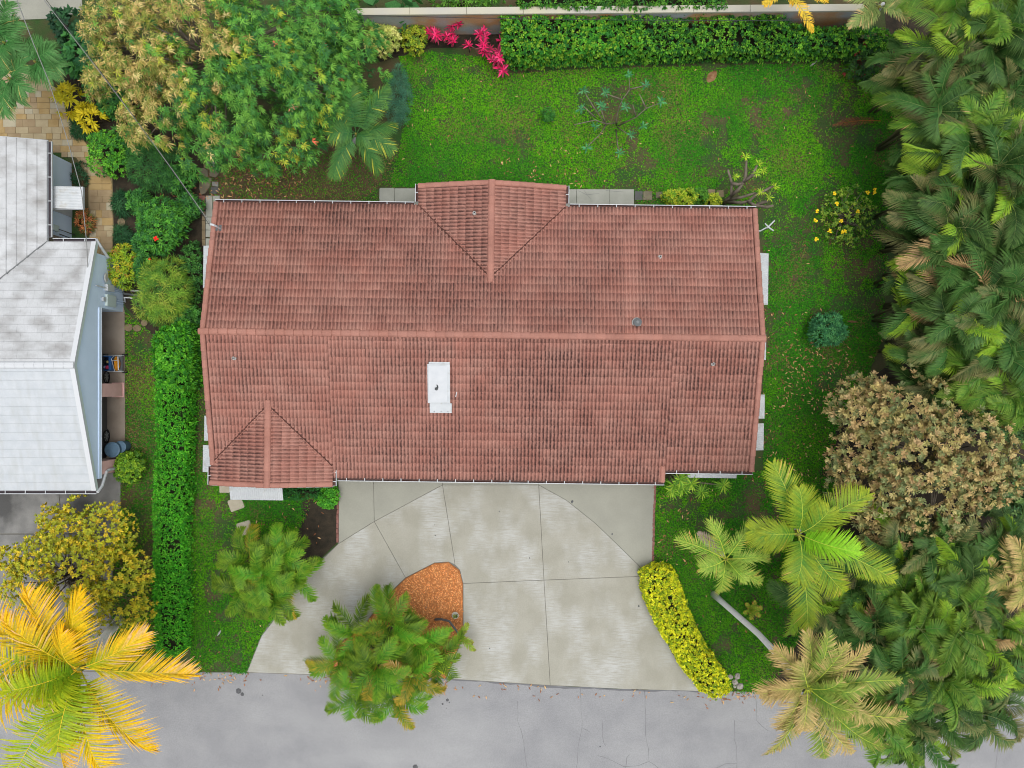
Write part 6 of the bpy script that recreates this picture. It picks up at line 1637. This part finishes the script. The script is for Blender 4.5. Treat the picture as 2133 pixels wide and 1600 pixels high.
for lab, x, y, r in (('pale rock nearest the golden hedge tip', 1521, 1409, .12), ('pale rock at the north of the rock pile', 1535, 1408, .14), ('whitest rock in the middle of the rock pile', 1531, 1420, .14), ('grey rock at the street side of the rock pile', 1540, 1428, .16), ('small pale rock at the foot of the golden hedge', 1530, 1430, .07)): rock(lab, x, y, r)
p = P(949, 1279); o = thing('planter_pot', 'white rimmed pot with a green leaf on the mulch', 'pot', (p[0], p[1], .07))
MB().lathe([(.10, 0), (.15, .14), (.16, .17), (.135, .17), (.12, .10)], p[0], p[1], 16, .07).build('pot', M_cap, o)
leafpart('leaf_tuft', rosettes(np.array([[p[0], p[1] - .03, .2]]), np.array([[0, -.3, 1.0]]), 9, .16, .06, 1.2, .2, pal([lin(120, 130, 60), lin(96, 110, 50)], 9), None), o)
husk('mulch_chunk', 'grey bark chunk on the orange mulch', 'bark', 888, 1264, 1.2, .22, M_grey, .05)

# ------------------------------------------------------------------ lawns: grass blades, fallen leaves
LAWNS = [([(830, 118), (900, 108), (1048, 125), (1055, 155), (1200, 145), (1760, 130), (1860, 150), (1870, 330), (1850, 500), (1840, 700), (1800, 800), (1740, 900), (1740, 1000), (1590, 1000), (1590, 440), (810, 440), (815, 380), (835, 300), (850, 200)], 1.0),
         ([(1364, 1000), (1600, 980), (1740, 1000), (1760, 1150), (1700, 1250), (1660, 1340), (1610, 1444), (1525, 1443), (1480, 1365), (1420, 1240), (1400, 1185), (1362, 1185)], 1.0),
         ([(400, 990), (470, 985), (706, 1010), (650, 1050), (610, 1130), (572, 1290), (545, 1325), (517, 1403), (396, 1404), (400, 1200)], .95),
         ([(405, 690), (440, 700), (440, 1000), (400, 1000)], .55), ([(262, 650), (325, 700), (330, 900), (326, 1200), (330, 1403), (230, 1403), (240, 1180), (252, 1000), (262, 950)], .75), ([(440, 345), (830, 300), (820, 440), (440, 425)], .3)]
GV, GC_ = [], []
NOG = [[(786, 390), (880, 390), (880, 440), (786, 440)], [(1176, 393), (1322, 393), (1322, 440), (1176, 440)]]
leafspots = []
for poly, dn in LAWNS:
    w = np.array(px_poly(poly)); mn, mx = w.min(0), w.max(0)
    n = int((mx - mn)[0] * (mx - mn)[1] * 1300 * dn)
    q = rng.uniform(mn, mx, (n, 2)); q = q[pip(q, [tuple(t) for t in w])]
    for ng in NOG: q = q[~pip(q, px_poly(ng))]
    bare = fbm(q[:, 0] * .55, q[:, 1] * .55, 31, 4) * .6 + fbm(q[:, 0] * 2.2, q[:, 1] * 2.2, 57) * .4
    q = q[rng.random(len(q)) < np.clip((bare - .365) * 9, .12, 1)]
    k = len(q)
    br = np.clip((fbm(q[:, 0] * .38 + 3, q[:, 1] * .38, 91, 3) - .36) * 3.2 + (fbm(q[:, 0] * 1.6, q[:, 1] * 1.6, 15) - .5) * 1.2, 0, 1)
    south = np.clip((2 - q[:, 1]) / 10, 0, 1) * .3
    bright = np.array(lin(92, 160, 20)); mid = np.array(lin(58, 132, 26)); dk = np.array(lin(38, 94, 30)); tan = np.array(lin(120, 108, 66))
    c = mid[None] * (1 - br[:, None]) + bright[None] * br[:, None]
    dm = (rng.random(k) < .3)[:, None]; c = np.where(dm, dk[None] * 1.1, c)
    dryp = .03 + .35 * np.clip((.46 - fbm(q[:, 0] * .7, q[:, 1] * .7, 133)) * 4, 0, 1) + (.25 if dn < .8 else 0)
    c = np.where((rng.random(k) < dryp)[:, None], tan[None] * rng.uniform(.7, 1.1, (k, 1)), c)
    c = c * rng.uniform(.75, 1.2, (k, 1)) * (1 - south[:, None] * .4)
    a = rng.uniform(0, 6.28, k); l = rng.uniform(.03, .085, k); wd = rng.uniform(.009, .02, k)
    d = np.c_[np.cos(a), np.sin(a)]; s = np.c_[-np.sin(a), np.cos(a)]
    hgt = rng.uniform(.015, .06, k)
    b0_ = np.c_[q - s * wd[:, None], np.full(k, .002)]; b1_ = np.c_[q + s * wd[:, None], np.full(k, .002)]
    t1 = np.c_[q + d * l[:, None] + s * wd[:, None] * .5, hgt]; t0 = np.c_[q + d * l[:, None] - s * wd[:, None] * .5, hgt]
    GV.append(np.stack([b0_, b1_, t1, t0], 1).reshape(-1, 3)); GC_.append(np.repeat(c, 4, 0))
    nl = int(k * .0007); leafspots.append(q[rng.choice(k, nl, replace=False)])
GV = np.vstack(GV); GC_ = np.vstack(GC_)
GF = np.arange(len(GV)).reshape(-1, 4)
go = link('lawn_grass', mesh_np('lawn_grass', GV, GF, GRASS, col=np.clip(GC_, 0, 1)))
tag(go, 'short green lawn grass around the tiled house', 'grass', kind='stuff')
lp = np.vstack(leafspots)
ex = [((1370, 1000, 70, 190), 150), ((1620, 820, 110, 180), 260), ((1130, 350, 90, 40), 60), ((600, 1080, 70, 50), 30), ((480, 380, 150, 35), 260), ((1700, 780, 70, 70), 200)]
for (x, y, sx, sy), n in ex: lp = np.vstack([lp, np.array([P2(x + rng.uniform(-1, 1) * sx, y + rng.uniform(-1, 1) * sy) for _ in range(n)])])
for _ in range(260):
    x = rng.uniform(230, 2050) if rng.random() < .5 else rng.choice([rng.uniform(380, 520), rng.uniform(1470, 1640), rng.uniform(640, 930)])
    lp = np.vstack([lp, np.array([P2(x, np.interp(x, [e[0] for e in EDGE], [e[1] for e in EDGE]) + 3 + abs(rng.normal(0, 14)))])])
lp = lp[~pip(lp, px_poly([(704, 984), (1360, 984), (1355, 1190), (1400, 1360), (1472, 1439), (513, 1401), (545, 1322), (605, 1237), (704, 1133)]))]
lp = lp[~((lp[:, 0] > -12.4) & (lp[:, 0] < 9.8) & (lp[:, 1] < 6.8) & (lp[:, 1] > -3.4))]
k = len(lp); a = rng.uniform(0, 6.28, k)
fl_ = leaves(np.c_[lp, np.full(k, .045)], np.c_[np.cos(a), np.sin(a), rng.uniform(-.05, .3, k)], np.tile([[0, 0, 1.0]], (k, 1)) + rng.uniform(-.3, .3, (k, 3)), rng.uniform(.08, .18, k), rng.uniform(.03, .06, k), .1, pal([lin(176, 134, 92), lin(150, 100, 66), lin(196, 160, 110), lin(128, 84, 56)], k))
fo = link('fallen_leaves', mesh_np('fallen_leaves', fl_[0], fl_[1], LEAF, col=np.clip(fl_[2], 0, 1))); tag(fo, 'dry brown fallen leaves scattered over the lawns', 'leaves', kind='stuff')
# wood chips on the island
wpoly = px_poly(ISL); w = np.array(wpoly); q = rng.uniform(w.min(0), w.max(0), (9000, 2)); q = q[pip(q, inset(ccw(wpoly), .06))]; k = len(q); a = rng.uniform(0, 6.28, k)
ch = leaves(np.c_[q, rng.uniform(.078, .095, k)], np.c_[np.cos(a), np.sin(a), rng.uniform(-.1, .25, k)], np.tile([[0, 0, 1.0]], (k, 1)) + rng.uniform(-.3, .3, (k, 3)), rng.uniform(.04, .1, k), rng.uniform(.012, .03, k), .05, pal([lin(214, 150, 94), lin(204, 134, 78), lin(188, 118, 66), lin(222, 168, 112)], k), None, (.8, 1, .7))
V = ch[0] - ORG[isl.name]; co = link('wood_chips', mesh_np('wood_chips', V, ch[1], GRASS, col=np.clip(ch[2], 0, 1)), isl); co['kind'] = 'stuff'
